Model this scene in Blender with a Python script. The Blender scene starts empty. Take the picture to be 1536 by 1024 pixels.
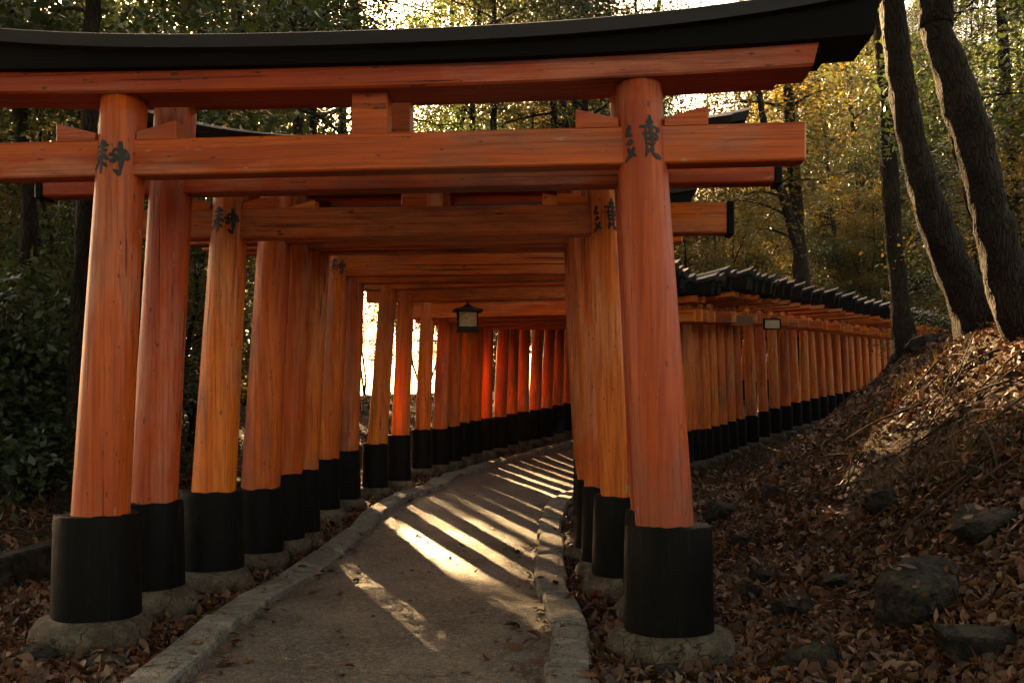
import bpy, math, random
import numpy as np

SC = bpy.context.scene
COL = SC.collection
F_PX = 1450.0; HOR = 610.0; CXP = 768.0; EYE = 1.40
R = math.radians
rng = np.random.default_rng(7)
random.seed(7)

# ------------------------------------------------------------------ mesh helpers
class MB:
    """collects vertices and faces, links them as ONE mesh object"""
    def __init__(self):
        self.v = []; self.f = []; self.n = 0
    def add(self, verts, faces):
        o = self.n
        self.v.append(np.asarray(verts, dtype=np.float64).reshape(-1, 3))
        self.n += len(self.v[-1])
        for fc in faces:
            self.f.append([i + o for i in fc])
    def build(self, name, mat, parent=None, smooth=False):
        me = bpy.data.meshes.new(name)
        v = np.concatenate(self.v) if self.v else np.zeros((0, 3))
        me.from_pydata(v.tolist(), [], self.f)
        if smooth:
            me.polygons.foreach_set('use_smooth', [True] * len(me.polygons))
        me.update()
        if mat: me.materials.append(mat)
        ob = bpy.data.objects.new(name, me)
        COL.objects.link(ob)
        if parent: ob.parent = parent
        return ob

def fast_mesh(name, verts, quads, mat, parent=None, smooth=False):
    verts = np.asarray(verts, dtype=np.float32); quads = np.asarray(quads, dtype=np.int32)
    me = bpy.data.meshes.new(name)
    k = quads.shape[1]
    me.vertices.add(len(verts)); me.vertices.foreach_set('co', verts.ravel())
    me.loops.add(quads.size); me.loops.foreach_set('vertex_index', quads.ravel())
    me.polygons.add(len(quads))
    me.polygons.foreach_set('loop_start', np.arange(0, quads.size, k, dtype=np.int32))
    me.polygons.foreach_set('loop_total', np.full(len(quads), k, dtype=np.int32))
    if smooth: me.polygons.foreach_set('use_smooth', np.ones(len(quads), dtype=bool))
    me.update(calc_edges=True); me.validate()
    me.materials.append(mat)
    ob = bpy.data.objects.new(name, me); COL.objects.link(ob)
    if parent: ob.parent = parent
    return ob

def empty(name, loc, rz=0.0):
    o = bpy.data.objects.new(name, None); COL.objects.link(o)
    o.location = loc; o.rotation_euler = (0, 0, rz); o.empty_display_size = .2
    return o

def tag(o, label=None, cat=None, group=None, kind=None):
    if label: o['label'] = label
    if cat: o['category'] = cat
    if group: o['group'] = group
    if kind: o['kind'] = kind
    return o

def smooth_by_angle(ob, ang=40):
    me = ob.data
    me.polygons.foreach_set('use_smooth', [True] * len(me.polygons))
    try: me.set_sharp_from_angle(angle=R(ang))
    except Exception: pass

def cbox(mb, c, s, b=.006, fn=None):
    """box with chamfered edges; fn deforms its points"""
    cx, cy, cz = c; hx, hy, hz = s[0] / 2, s[1] / 2, s[2] / 2
    V = []; idx = {}
    for sx in (-1, 1):
        for sy in (-1, 1):
            for sz in (-1, 1):
                for ax in range(3):
                    p = [sx * hx, sy * hy, sz * hz]
                    for k in range(3):
                        if k != ax: p[k] -= (sx, sy, sz)[k] * b
                    idx[(sx, sy, sz, ax)] = len(V)
                    V.append([cx + p[0], cy + p[1], cz + p[2]])
    if fn: V = [fn(*p) for p in V]
    Fs = []
    for ax in range(3):
        o1, o2 = (ax + 1) % 3, (ax + 2) % 3
        for s_ in (-1, 1):
            q = []
            for (a, b_) in ((-1, -1), (1, -1), (1, 1), (-1, 1)):
                k = [0, 0, 0]; k[ax] = s_; k[o1] = a; k[o2] = b_
                q.append(idx[(k[0], k[1], k[2], ax)])
            Fs.append(q if s_ > 0 else q[::-1])
    for ax in range(3):
        o1, o2 = (ax + 1) % 3, (ax + 2) % 3
        for a in (-1, 1):
            for b_ in (-1, 1):
                k0 = [0, 0, 0]; k1 = [0, 0, 0]
                k0[ax] = -1; k1[ax] = 1; k0[o1] = k1[o1] = a; k0[o2] = k1[o2] = b_
                q = [idx[(*k0, o1)], idx[(*k1, o1)], idx[(*k1, o2)], idx[(*k0, o2)]]
                Fs.append(q if a * b_ < 0 else q[::-1])
    for sx in (-1, 1):
        for sy in (-1, 1):
            for sz in (-1, 1):
                t = [idx[(sx, sy, sz, 0)], idx[(sx, sy, sz, 1)], idx[(sx, sy, sz, 2)]]
                Fs.append(t if sx * sy * sz > 0 else t[::-1])
    mb.add(V, Fs)

def tube(mb, pts, rad, n=8, wob=0.0, cap=True):
    pts = np.asarray(pts, float); m = len(pts)
    tan = np.gradient(pts, axis=0); tan /= np.linalg.norm(tan, axis=1)[:, None] + 1e-9
    ref = np.array([0., 1., 0.]) if abs(tan[0][2]) > .7 else np.array([0., 0., 1.])
    V = []
    for i in range(m):
        a = np.cross(ref, tan[i]); a /= np.linalg.norm(a) + 1e-9
        b = np.cross(tan[i], a)
        for k in range(n):
            t = 2 * math.pi * k / n
            r = rad[i] * (1 + wob * (math.sin(3 * t + i * .9) * .5 + math.sin(5 * t - i * 1.7) * .5))
            V.append(pts[i] + a * math.cos(t) * r + b * math.sin(t) * r)
    Fs = []
    for i in range(m - 1):
        for k in range(n):
            k2 = (k + 1) % n
            Fs.append([i * n + k, i * n + k2, (i + 1) * n + k2, (i + 1) * n + k])
    if cap:
        Fs.append(list(range(n))[::-1]); Fs.append([(m - 1) * n + k for k in range(n)])
    mb.add(V, Fs)

def lathe(mb, prof, c, n=28, wob=None):
    """prof: list of (r, z); c: centre; wob(t, z) -> radius factor"""
    V = []; Fs = []
    m = len(prof)
    for (r, z) in prof:
        for k in range(n):
            t = 2 * math.pi * k / n
            w = wob(t, z) if wob else 1.0
            V.append((c[0] + r * w * math.cos(t), c[1] + r * w * math.sin(t), c[2] + z))
    for i in range(m - 1):
        for k in range(n):
            k2 = (k + 1) % n
            Fs.append([i * n + k, i * n + k2, (i + 1) * n + k2, (i + 1) * n + k])
    Fs.append(list(range(n))[::-1]); Fs.append([(m - 1) * n + k for k in range(n)])
    mb.add(V, Fs)

# value noise -----------------------------------------------------------------
_T = np.random.default_rng(3).random((256, 256))
def vnoise(x, y):
    x = np.asarray(x, float); y = np.asarray(y, float)
    xi = np.floor(x).astype(int); yi = np.floor(y).astype(int)
    fx = x - xi; fy = y - yi
    fx = fx * fx * (3 - 2 * fx); fy = fy * fy * (3 - 2 * fy)
    a = _T[xi & 255, yi & 255]; b = _T[(xi + 1) & 255, yi & 255]
    c = _T[xi & 255, (yi + 1) & 255]; d = _T[(xi + 1) & 255, (yi + 1) & 255]
    return (a * (1 - fx) + b * fx) * (1 - fy) + (c * (1 - fx) + d * fx) * fy - .5

# ------------------------------------------------------------------ layout
LPX = [(148, 5.72), (228, 6.6), (320, 7.41), (392, 8.4), (430, 8.95), (458, 9.35), (494, 10.55), (525, 11.35), (560, 12.4),
       (597, 13.0), (631, 14.6), (657, 15.1), (676, 15.55), (692, 16.05), (709, 16.5), (727, 17.0), (748, 17.4), (765, 17.8),
       (783, 18.2), (800, 18.6), (817, 18.95), (834, 19.3), (850, 19.7), (866, 20.05), (880, 20.4)]
LP = [((px - (8 if k < 8 else 0) - CXP) * d / F_PX, d) for k, (px, d) in enumerate(LPX)]
LFAR = [(4.2, 24.4), (9.2, 31.6), (14.5, 39.5)]
pts = [LP[-1]] + LFAR
def resample(poly, step, start):
    out = []; carry = start
    for a, b in zip(poly[:-1], poly[1:]):
        a = np.array(a); b = np.array(b); L = np.linalg.norm(b - a)
        s = carry
        while s < L:
            out.append(tuple(a + (b - a) * s / L)); s += step
        carry = s - L
    return out
LP += resample(pts, .72, .5)
NG = len(LP)
LX = np.array([-2.55, -2.5] + [p[0] for p in LP] + [15.5]); LY = np.array([-12., 0.] + [p[1] for p in LP] + [41.])
RC = [(1.0, -12), (.95, 0), (.90, 5.41), (.98, 6.3), (.87, 7.2), (.78, 8.3), (.77, 9.0), (.80, 9.9), (.87, 10.9), (.98, 11.9), (1.2, 12.8),
      (1.6, 13.9), (2.5, 15.9), (3.79, 18.5), (6.86, 23.), (11.6, 30.), (17.2, 38.), (19, 41)]
RX = np.array([p[0] for p in RC]); RY = np.array([p[1] for p in RC])
def fL(y): return np.interp(y, LY, LX)
def fR(y): return np.interp(y, RY, RX)
def cosL(y): return np.cos(np.arctan((fL(np.asarray(y) + .6) - fL(np.asarray(y) - .6)) / 1.2))
def cosR(y): return np.cos(np.arctan((fR(np.asarray(y) + .6) - fR(np.asarray(y) - .6)) / 1.2))
ZL = ([-12, 8, 9.7, 11.4, 13.3, 15, 17, 19, 20.4, 22.5, 27, 40, 90], [0, 0, .1, .21, .3, .38, .5, .7, .88, 1.1, 1.4, 2.0, 3.])
ZR = ([-12, 8, 10, 12.5, 18.5, 23, 30, 40, 90], [0, 0, .1, .2, .32, .84, 1.4, 1.9, 4.5])
def sstep(a, b, x):
    t = np.clip((x - a) / (b - a), 0, 1); return t * t * (3 - 2 * t)
def softp(x, k=.25):                         # smooth positive part
    return np.log1p(np.exp(np.clip(x / k, -40, 40))) * k
def KL(y): return fL(y) + np.interp(y, [0, 5, 9, 12], [.72, .70, .50, .45])     # kerb centre lines
def KR(y): return fR(y) - np.interp(y, [0, 5, 7, 9, 12], [.64, .62, .58, .42, .40])
def gz(x, y, fine=True):
    x = np.asarray(x, float); y = np.asarray(y, float)
    l = fL(y); r = fR(y)
    w = np.clip((x - l) / (r - l), 0, 1)
    z = np.interp(y, *ZL) * (1 - w) + np.interp(y, *ZR) * w
    dR = (x - r) * cosR(y); dL = (l - x) * cosL(y)
    toe = np.interp(y, [0, 8.5, 12, 16, 24], [1.15, 1.0, 1.55, 2.2, 3.0])
    t = softp(dR - toe)
    bank = .80 * t - .60 * softp(t - 3.1, .5)
    z = z + bank * np.interp(y, [-10, 3, 7, 30, 45], [.35, .6, 1, 1, .8])
    z = z + .25 * sstep(1.45, 1.75, dL) + .9 * (1 - np.exp(-.075 * softp(dL - 1.8, .4) / .9))
    z = z - sstep(3., 14., dL) * np.maximum(0, z - 1.15) * .8
    z = z + .32 * softp(y - 40, 3.) * sstep(.06, .22, x / np.maximum(y, 1.)) * np.where(y > 20, 1, 0)
    inside = sstep(.1, .5, np.maximum(dR, dL))
    if fine:
        z = z + inside * (vnoise(x * .9 + 11, y * .9 + 5) * .16 * np.clip(.4 + t * .6, 0, 2.0)
                          + vnoise(x * 2.7 + 3, y * 2.7) * .06 + vnoise(x * 7, y * 7 + 9) * .025)
    kin = (x > KL(y) - .1) & (x < KR(y) + .1)
    return np.where(kin, z - .03, z)
def pz(x, y):                                 # path level, without the sunken bed
    l = fL(y); r = fR(y); w = np.clip((x - l) / (r - l), 0, 1)
    return np.interp(y, *ZL) * (1 - w) + np.interp(y, *ZR) * w
def at_px(px, py, dmax=60):
    """the ground point seen at this pixel of the photograph"""
    for d in np.arange(3.5, dmax, .03):
        x = (px - CXP) * d / F_PX; zr = EYE - (py - HOR) * d / F_PX
        if gz(x, d) >= zr: return float(x), float(d), float(gz(x, d))
    return float(x), float(d), float(gz(x, d))

# ------------------------------------------------------------------ materials
class NT:
    def __init__(self, name):
        self.m = bpy.data.materials.new(name); self.m.use_nodes = True
        self.t = self.m.node_tree; self.t.nodes.clear()
        self.out = self.n('ShaderNodeOutputMaterial')
    def n(self, typ, **kw):
        nd = self.t.nodes.new(typ)
        for k, v in kw.items():
            if k in nd.inputs: nd.inputs[k].default_value = v
            else: setattr(nd, k, v)
        return nd
    def l(self, a, b): self.t.links.new(a, b)
    def mix(self, fac, a, b, mode='MIX'):
        nd = self.t.nodes.new('ShaderNodeMix'); nd.data_type = 'RGBA'; nd.blend_type = mode
        for s, v in ((0, fac), (6, a), (7, b)):
            if isinstance(v, (int, float)): nd.inputs[s].default_value = v
            elif isinstance(v, tuple): nd.inputs[s].default_value = (*v, 1)
            else: self.l(v, nd.inputs[s])
        return nd.outputs[2]
    def ramp(self, fac, *st):
        nd = self.t.nodes.new('ShaderNodeValToRGB')
        e = nd.color_ramp.elements
        while len(e) < len(st): e.new(.5)
        for el, (p, c) in zip(e, st):
            el.position = p; el.color = (*c, 1) if isinstance(c, tuple) else (c, c, c, 1)
        self.l(fac, nd.inputs[0]); return nd.outputs[0]
    def math(self, op, a, b=0.0):
        nd = self.t.nodes.new('ShaderNodeMath'); nd.operation = op
        for s, v in ((0, a), (1, b)):
            if isinstance(v, (int, float)): nd.inputs[s].default_value = v
            else: self.l(v, nd.inputs[s])
        return nd.outputs[0]
    def noise(self, vec, scale, detail=4, rough=.55):
        nd = self.n('ShaderNodeTexNoise'); nd.inputs['Scale'].default_value = scale
        nd.inputs['Detail'].default_value = detail; nd.inputs['Roughness'].default_value = rough
        if vec is not None: self.l(vec, nd.inputs['Vector'])
        return nd.outputs[0]
    def coords(self, scale=(1, 1, 1), rand=True):
        tc = self.n('ShaderNodeTexCoord')
        mp = self.n('ShaderNodeMapping'); mp.inputs['Scale'].default_value = scale
        if rand:
            oi = self.n('ShaderNodeObjectInfo')
            mul = self.n('ShaderNodeVectorMath', operation='SCALE'); mul.inputs[0].default_value = (37, 53, 91)
            self.l(oi.outputs['Random'], mul.inputs['Scale'])
            self.l(mul.outputs[0], mp.inputs['Location'])
        self.l(tc.outputs['Object'], mp.inputs['Vector'])
        return mp.outputs[0]
    def bump(self, h, strength=.3, dist=.01):
        b = self.n('ShaderNodeBump'); b.inputs['Strength'].default_value = strength; b.inputs['Distance'].default_value = dist
        self.l(h, b.inputs['Height']); return b.outputs[0]
    def done(self, col, rough, normal=None, spec=.5):
        p = self.n('ShaderNodeBsdfPrincipled')
        for nm, v in (('Base Color', col), ('Roughness', rough)):
            if isinstance(v, tuple): p.inputs[nm].default_value = (*v, 1)
            elif isinstance(v, (int, float)): p.inputs[nm].default_value = v
            else: self.l(v, p.inputs[nm])
        p.inputs['Specular IOR Level'].default_value = spec
        if normal is not None: self.l(normal, p.inputs['Normal'])
        self.l(p.outputs[0], self.out.inputs['Surface'])
        return self.m

def paint(name, axis, base=(.60, .116, .006), red=(.47, .070, .005), pale=(.60, .24, .11)):
    """old vermilion lacquer over wood; the grain runs along axis"""
    k = NT(name)
    s = [1, 1, 1]; s[axis] = .035
    g = [1, 1, 1]; g[axis] = .012
    s2 = [1, 1, 1]; s2[axis] = .3
    vg = k.coords(tuple(s)); v2 = k.coords(tuple(s2)); vc = k.coords(tuple(g))
    grain = k.noise(vg, 55, 5, .65)
    broad = k.noise(vg, 9, 4, .6)
    patch = k.noise(v2, 2.6, 5, .62)
    spots = k.noise(v2, 15, 5, .7)
    c = k.mix(k.ramp(broad, (.40, 0.), (.60, 1.)), base, red)
    c = k.mix(k.math('MULTIPLY', k.ramp(patch, (.49, 0.), (.60, 1.)), .62), c, pale)
    fine = k.noise(vc, 120, 3, .6)
    c = k.mix(k.math('MULTIPLY', k.ramp(grain, (.46, 0.), (.64, 1.)), .70), c, (.22, .032, .008))
    c = k.mix(k.math('MULTIPLY', k.ramp(fine, (.52, 0.), (.68, 1.)), .45), c, (.20, .035, .010))
    stain = k.noise(v2, 1.3, 6, .7)
    c = k.mix(k.math('MULTIPLY', k.ramp(stain, (.52, 0.), (.63, 1.)), .70), c, (.15, .030, .012))
    # long drying cracks and chips down to grey wood
    crack = k.noise(vc, 34, 2, .5)
    cr = k.ramp(crack, (.63, 0.), (.66, 1.))
    gate = k.ramp(k.noise(v2, 1.7, 2), (.50, 0.), (.60, 1.))
    crk = k.math('MULTIPLY', cr, gate)
    c = k.mix(k.math('MULTIPLY', crk, .85), c, (.045, .012, .006))
    chip = k.ramp(spots, (.66, 0.), (.685, 1.))
    c = k.mix(k.math('MULTIPLY', chip, .7), c, (.30, .20, .15))
    dots = k.ramp(k.noise(v2, 34, 2, .5), (.69, 0.), (.72, 1.))
    c = k.mix(k.math('MULTIPLY', dots, .75), c, (.05, .016, .010))
    oi = k.n('ShaderNodeObjectInfo')
    hsv = k.n('ShaderNodeHueSaturation')
    k.l(c, hsv.inputs['Color'])
    k.l(k.math('ADD', k.math('MULTIPLY', oi.outputs['Random'], .28), .86), hsv.inputs['Value'])
    k.l(k.math('ADD', k.math('MULTIPLY', oi.outputs['Random'], .010), .496), hsv.inputs['Hue'])
    rough = k.ramp(k.math('ADD', k.math('MULTIPLY', grain, .6), k.math('MULTIPLY', patch, .5)), (.3, .34), (.8, .62))
    h = k.math('SUBTRACT', k.math('ADD', k.math('MULTIPLY', grain, .5), k.math('MULTIPLY', broad, .9)), k.math('MULTIPLY', crk, 1.2))
    return k.done(hsv.outputs[0], rough, k.bump(h, .6, .010), .28)

M = {}
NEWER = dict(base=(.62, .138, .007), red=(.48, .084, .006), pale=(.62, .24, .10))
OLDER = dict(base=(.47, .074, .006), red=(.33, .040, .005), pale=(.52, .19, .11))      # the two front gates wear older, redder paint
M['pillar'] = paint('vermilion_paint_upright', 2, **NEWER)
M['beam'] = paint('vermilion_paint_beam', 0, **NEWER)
BOUNCE_OFFSET = dict(base=(.64, .155, .008), red=(.53, .098, .007), pale=(.64, .27, .11))       # orange shift put into the farther gates' colour to offset red bounce light
M['pillar_bounce_offset'] = paint('bounce_offset_vermilion_upright', 2, **BOUNCE_OFFSET)
M['beam_bounce_offset'] = paint('bounce_offset_vermilion_beam', 0, **BOUNCE_OFFSET)
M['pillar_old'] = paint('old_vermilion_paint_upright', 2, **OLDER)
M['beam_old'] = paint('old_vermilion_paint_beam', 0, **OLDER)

def simple(name, a, b, scale=8, rough=(.5, .8), bump=.3, dist=.01, rand=True, stretch=(1, 1, 1), spec=.4):
    k = NT(name); v = k.coords(stretch, rand)
    n1 = k.noise(v, scale, 6, .6); n2 = k.noise(v, scale * 6, 4, .6)
    c = k.mix(k.ramp(n1, (.40, 0.), (.60, 1.)), a, b)
    c = k.mix(k.math('MULTIPLY', n2, .5), c, tuple(q * .5 for q in a))
    r = k.ramp(n1, (.3, rough[0]), (.7, rough[1]))
    h = k.math('ADD', n1, k.math('MULTIPLY', n2, .4))
    return k.done(c, r, k.bump(h, bump, dist), spec)
def sleeve_mat():
    k = NT('matte_black_lacquer'); v = k.coords((1, 1, 1)); vs = k.coords((1, 1, .06))
    n1 = k.noise(v, 6, 6, .65); st = k.noise(vs, 40, 4, .65); n2 = k.noise(v, 30, 5, .7)
    c = k.mix(k.ramp(n1, (.35, 0.), (.7, 1.)), (.0014, .0014, .0017), (.0042, .0037, .0034))
    c = k.mix(k.math('MULTIPLY', k.ramp(st, (.56, 0.), (.72, 1.)), .5), c, (.017, .014, .012))
    c = k.mix(k.math('MULTIPLY', k.ramp(n2, (.62, 0.), (.70, 1.)), .6), c, (.026, .020, .015))
    h = k.math('ADD', n1, k.math('MULTIPLY', st, .8))
    return k.done(c, k.ramp(n1, (.3, .45), (.7, .75)), k.bump(h, .5, .010), .09)
M['black'] = sleeve_mat()
M['roof_under'] = simple('blackened_roof_wood', (.002, .002, .0025), (.005, .0045, .0045), 5, (.6, .85), .3, .006, stretch=(.1, 1, 1), spec=.1)
M['roof'] = simple('weathered_roof_sheet', (.010, .0108, .0125), (.024, .0245, .027), 4, (.42, .7), .3, .008, stretch=(.15, 1, 1), spec=.3)
M['ink'] = simple('black_ink', (.006, .006, .008), (.012, .012, .014), 30, (.45, .65), .1, .002)
M['ink_faded'] = simple('faded_ink', (.06, .025, .018), (.10, .035, .020), 30, (.6, .75), .1, .002)
M['iron'] = simple('dark_iron', (.012, .012, .011), (.03, .026, .02), 14, (.4, .7), .3, .003)
M['glass'] = simple('frosted_lantern_glass', (.62, .52, .32), (.80, .72, .52), 30, (.15, .4), .4, .004)
M['board'] = simple('bleached_board', (.42, .31, .22), (.55, .42, .31), 12, (.6, .8), .2, .004, stretch=(.2, 1, 1))
M['brown_board'] = simple('brown_board', (.09, .035, .015), (.14, .06, .025), 12, (.6, .8), .2, .004, stretch=(.2, 1, 1))

def stone_mat(name, a, b, moss=.35):
    k = NT(name); v = k.coords((1, 1, 1))
    n1 = k.noise(v, 9, 8, .68); n2 = k.noise(v, 70, 4, .7); n3 = k.noise(v, 5, 5, .65)
    isl = k.n('ShaderNodeNewGeometry').outputs['Random Per Island']
    c = k.mix(k.ramp(n1, (.42, 0.), (.60, 1.)), a, b)
    c = k.mix(k.math('MULTIPLY', k.ramp(n2, (.50, 0.), (.60, 1.)), .7), c, tuple(q * .35 for q in a))
    c = k.mix(k.math('MULTIPLY', k.ramp(n3, (.56, 0.), (.62, 1.)), .55), c, tuple(min(.6, q * 1.7) for q in b))
    c = k.mix(k.math('MULTIPLY', isl, .45), c, tuple(q * .45 for q in a))
    ckv = k.n('ShaderNodeTexVoronoi'); ckv.feature = 'DISTANCE_TO_EDGE'; ckv.inputs['Scale'].default_value = 4.2
    cka = k.n('ShaderNodeVectorMath', operation='ADD'); cks = k.n('ShaderNodeVectorMath', operation='SCALE'); cks.inputs['Scale'].default_value = .35
    ckn = k.n('ShaderNodeTexNoise'); ckn.inputs['Scale'].default_value = 7; k.l(v, ckn.inputs['Vector']); k.l(ckn.outputs['Color'], cks.inputs[0])
    k.l(v, cka.inputs[0]); k.l(cks.outputs[0], cka.inputs[1]); k.l(cka.outputs[0], ckv.inputs['Vector'])
    crk = k.ramp(ckv.outputs[0], (.004, 1.), (.016, 0.))
    c = k.mix(k.math('MULTIPLY', crk, .75), c, tuple(q * .12 for q in a))
    geo = k.n('ShaderNodeNewGeometry'); sep = k.n('ShaderNodeSeparateXYZ'); k.l(geo.outputs['Normal'], sep.inputs[0])
    up = k.ramp(sep.outputs[2], (.35, 0.), (.8, 1.))
    ms = k.math('MULTIPLY', k.math('MULTIPLY', k.ramp(n3, (.48, 0.), (.62, 1.)), up), moss)
    c = k.mix(ms, c, (.045, .055, .018))
    h = k.math('SUBTRACT', k.math('ADD', k.math('MULTIPLY', n1, 1.3), k.math('MULTIPLY', n2, .4)), k.math('MULTIPLY', crk, .5))
    return k.done(c, .85, k.bump(h, 1.0, .035), .2)
M['stone'] = stone_mat('foundation_stone', (.080, .062, .044), (.165, .130, .095), .22)
M['rock'] = stone_mat('forest_rock', (.012, .0095, .0075), (.050, .040, .030), .35)
M['kerb'] = stone_mat('kerb_stone', (.20, .175, .145), (.30, .265, .22), .25)

def path_mat():
    k = NT('worn_asphalt_path'); v = k.coords((1, 1, 1), False)
    vo = k.n('ShaderNodeTexVoronoi'); vo.inputs['Scale'].default_value = 95; k.l(v, vo.inputs['Vector'])
    vo2 = k.n('ShaderNodeTexVoronoi'); vo2.inputs['Scale'].default_value = 34; k.l(v, vo2.inputs['Vector'])
    n1 = k.noise(v, 1.3, 6, .65); n2 = k.noise(v, 9, 6, .7); n3 = k.noise(v, 160, 2, .5)
    sp = k.n('ShaderNodeSeparateColor'); k.l(vo.outputs['Color'], sp.inputs[0])
    c = k.mix(k.ramp(n1, (.42, 0.), (.60, 1.)), (.058, .047, .036), (.118, .095, .070))
    c = k.mix(k.math('MULTIPLY', k.ramp(n2, (.46, 0.), (.7, 1.)), .5), c, (.15, .124, .096))
    c = k.mix(k.math('MULTIPLY', k.ramp(sp.outputs[0], (.72, 0.), (.95, 1.)), .6), c, (.28, .235, .185))
    c = k.mix(k.math('MULTIPLY', k.ramp(sp.outputs[1], (.75, 0.), (.9, 1.)), .6), c, (.028, .025, .022))
    sp2 = k.n('ShaderNodeSeparateColor'); k.l(vo2.outputs['Color'], sp2.inputs[0])
    c = k.mix(k.math('MULTIPLY', k.ramp(sp2.outputs[2], (.84, 0.), (.93, 1.)), .55), c, (.24, .19, .14))
    vc = k.n('ShaderNodeTexVoronoi'); vc.feature = 'DISTANCE_TO_EDGE'; vc.inputs['Scale'].default_value = .9
    wob = k.n('ShaderNodeTexNoise'); wob.inputs['Scale'].default_value = 3.5; wob.inputs['Detail'].default_value = 5; k.l(v, wob.inputs['Vector'])
    ws = k.n('ShaderNodeVectorMath', operation='SCALE'); ws.inputs['Scale'].default_value = .55; k.l(wob.outputs['Color'], ws.inputs[0])
    wa = k.n('ShaderNodeVectorMath', operation='ADD'); k.l(v, wa.inputs[0]); k.l(ws.outputs[0], wa.inputs[1]); k.l(wa.outputs[0], vc.inputs['Vector'])
    ck = k.math('MULTIPLY', k.ramp(vc.outputs[0], (.003, 1.), (.009, 0.)), k.ramp(k.noise(v, .7, 2), (.47, 0.), (.56, 1.)))
    c = k.mix(k.math('MULTIPLY', ck, .8), c, (.012, .010, .009))
    damp = k.ramp(k.noise(v, .55, 5, .7), (.50, 0.), (.62, 1.))
    c = k.mix(k.math('MULTIPLY', damp, .45), c, (.030, .026, .022))
    d = k.ramp(vo.outputs['Distance'], (0., 1.), (.55, 0.))
    h = k.math('ADD', k.math('ADD', k.math('MULTIPLY', d, .35), k.math('MULTIPLY', n2, 1.2)), k.math('MULTIPLY', n3, .25))
    rg = k.ramp(sp.outputs[2], (.2, .5), (.9, .85))
    return k.done(c, rg, k.bump(h, .9, .014), .4)
M['path'] = path_mat()

def soil_mat():
    k = NT('leaf_strewn_soil'); v = k.coords((1, 1, 1), False)
    vo = k.n('ShaderNodeTexVoronoi'); vo.inputs['Scale'].default_value = 19; vo.inputs['Randomness'].default_value = 1; k.l(v, vo.inputs['Vector'])
    sp = k.n('ShaderNodeSeparateColor'); k.l(vo.outputs['Color'], sp.inputs[0])
    n1 = k.noise(v, 1.1, 6, .65); n2 = k.noise(v, 14, 5, .7)
    c = k.ramp(sp.outputs[0], (.0, (.012, .008, .005)), (.45, (.030, .016, .009)), (.75, (.060, .028, .013)), (1., (.095, .048, .022)))
    c = k.mix(k.ramp(n2, (.4, 0.), (.65, .85)), c, (.020, .014, .010))
    c = k.mix(k.math('MULTIPLY', k.ramp(n1, (.55, 0.), (.7, 1.)), .3), c, (.035, .036, .015))
    h = k.math('ADD', k.math('MULTIPLY', sp.outputs[1], .5), k.math('ADD', n2, k.math('MULTIPLY', vo.outputs['Distance'], .6)))
    return k.done(c, .9, k.bump(h, 1.0, .035), .15)
M['soil'] = soil_mat()

def leaf_mat(name, cols, trans=.35, rough=.55, spec=.3, tcol=None):
    k = NT(name)
    geo = k.n('ShaderNodeNewGeometry'); oi = k.n('ShaderNodeObjectInfo')
    r = k.math('FRACT', k.math('ADD', geo.outputs['Random Per Island'], k.math('MULTIPLY', oi.outputs['Random'], .35)))
    c = k.ramp(r, *[(i / max(1, len(cols) - 1), q) for i, q in enumerate(cols)])
    p = k.n('ShaderNodeBsdfPrincipled'); k.l(c, p.inputs['Base Color'])
    p.inputs['Roughness'].default_value = rough; p.inputs['Specular IOR Level'].default_value = spec
    t = k.n('ShaderNodeBsdfTranslucent')
    tc = k.mix(.6, c, tcol, 'MIX') if tcol else c
    k.l(tc, t.inputs['Color'])
    mx = k.n('ShaderNodeMixShader'); mx.inputs[0].default_value = trans
    k.l(p.outputs[0], mx.inputs[1]); k.l(t.outputs[0], mx.inputs[2])
    k.l(mx.outputs[0], k.out.inputs['Surface'])
    return k.m
M['litter'] = leaf_mat('dry_fallen_leaves', [(.022, .011, .007), (.10, .042, .018), (.045, .020, .010), (.15, .070, .032), (.030, .016, .009), (.18, .068, .022), (.065, .032, .018), (.21, .13, .075), (.038, .020, .012)], .10, .6, .3)
M['leaf_dark'] = leaf_mat('dark_evergreen_leaves', [(.020, .040, .020), (.040, .065, .026), (.028, .050, .030), (.055, .070, .024)], .30, .38, .5, (.10, .13, .02))
M['leaf_mid'] = leaf_mat('mid_green_leaves', [(.040, .062, .020), (.060, .070, .020), (.032, .052, .018), (.085, .075, .018)], .45, .45, .4, (.085, .075, .012))
M['leaf_gold'] = leaf_mat('yellowing_leaves', [(.060, .068, .018), (.11, .085, .018), (.050, .062, .018), (.14, .09, .016)], .5, .45, .35, (.24, .155, .022))
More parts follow.
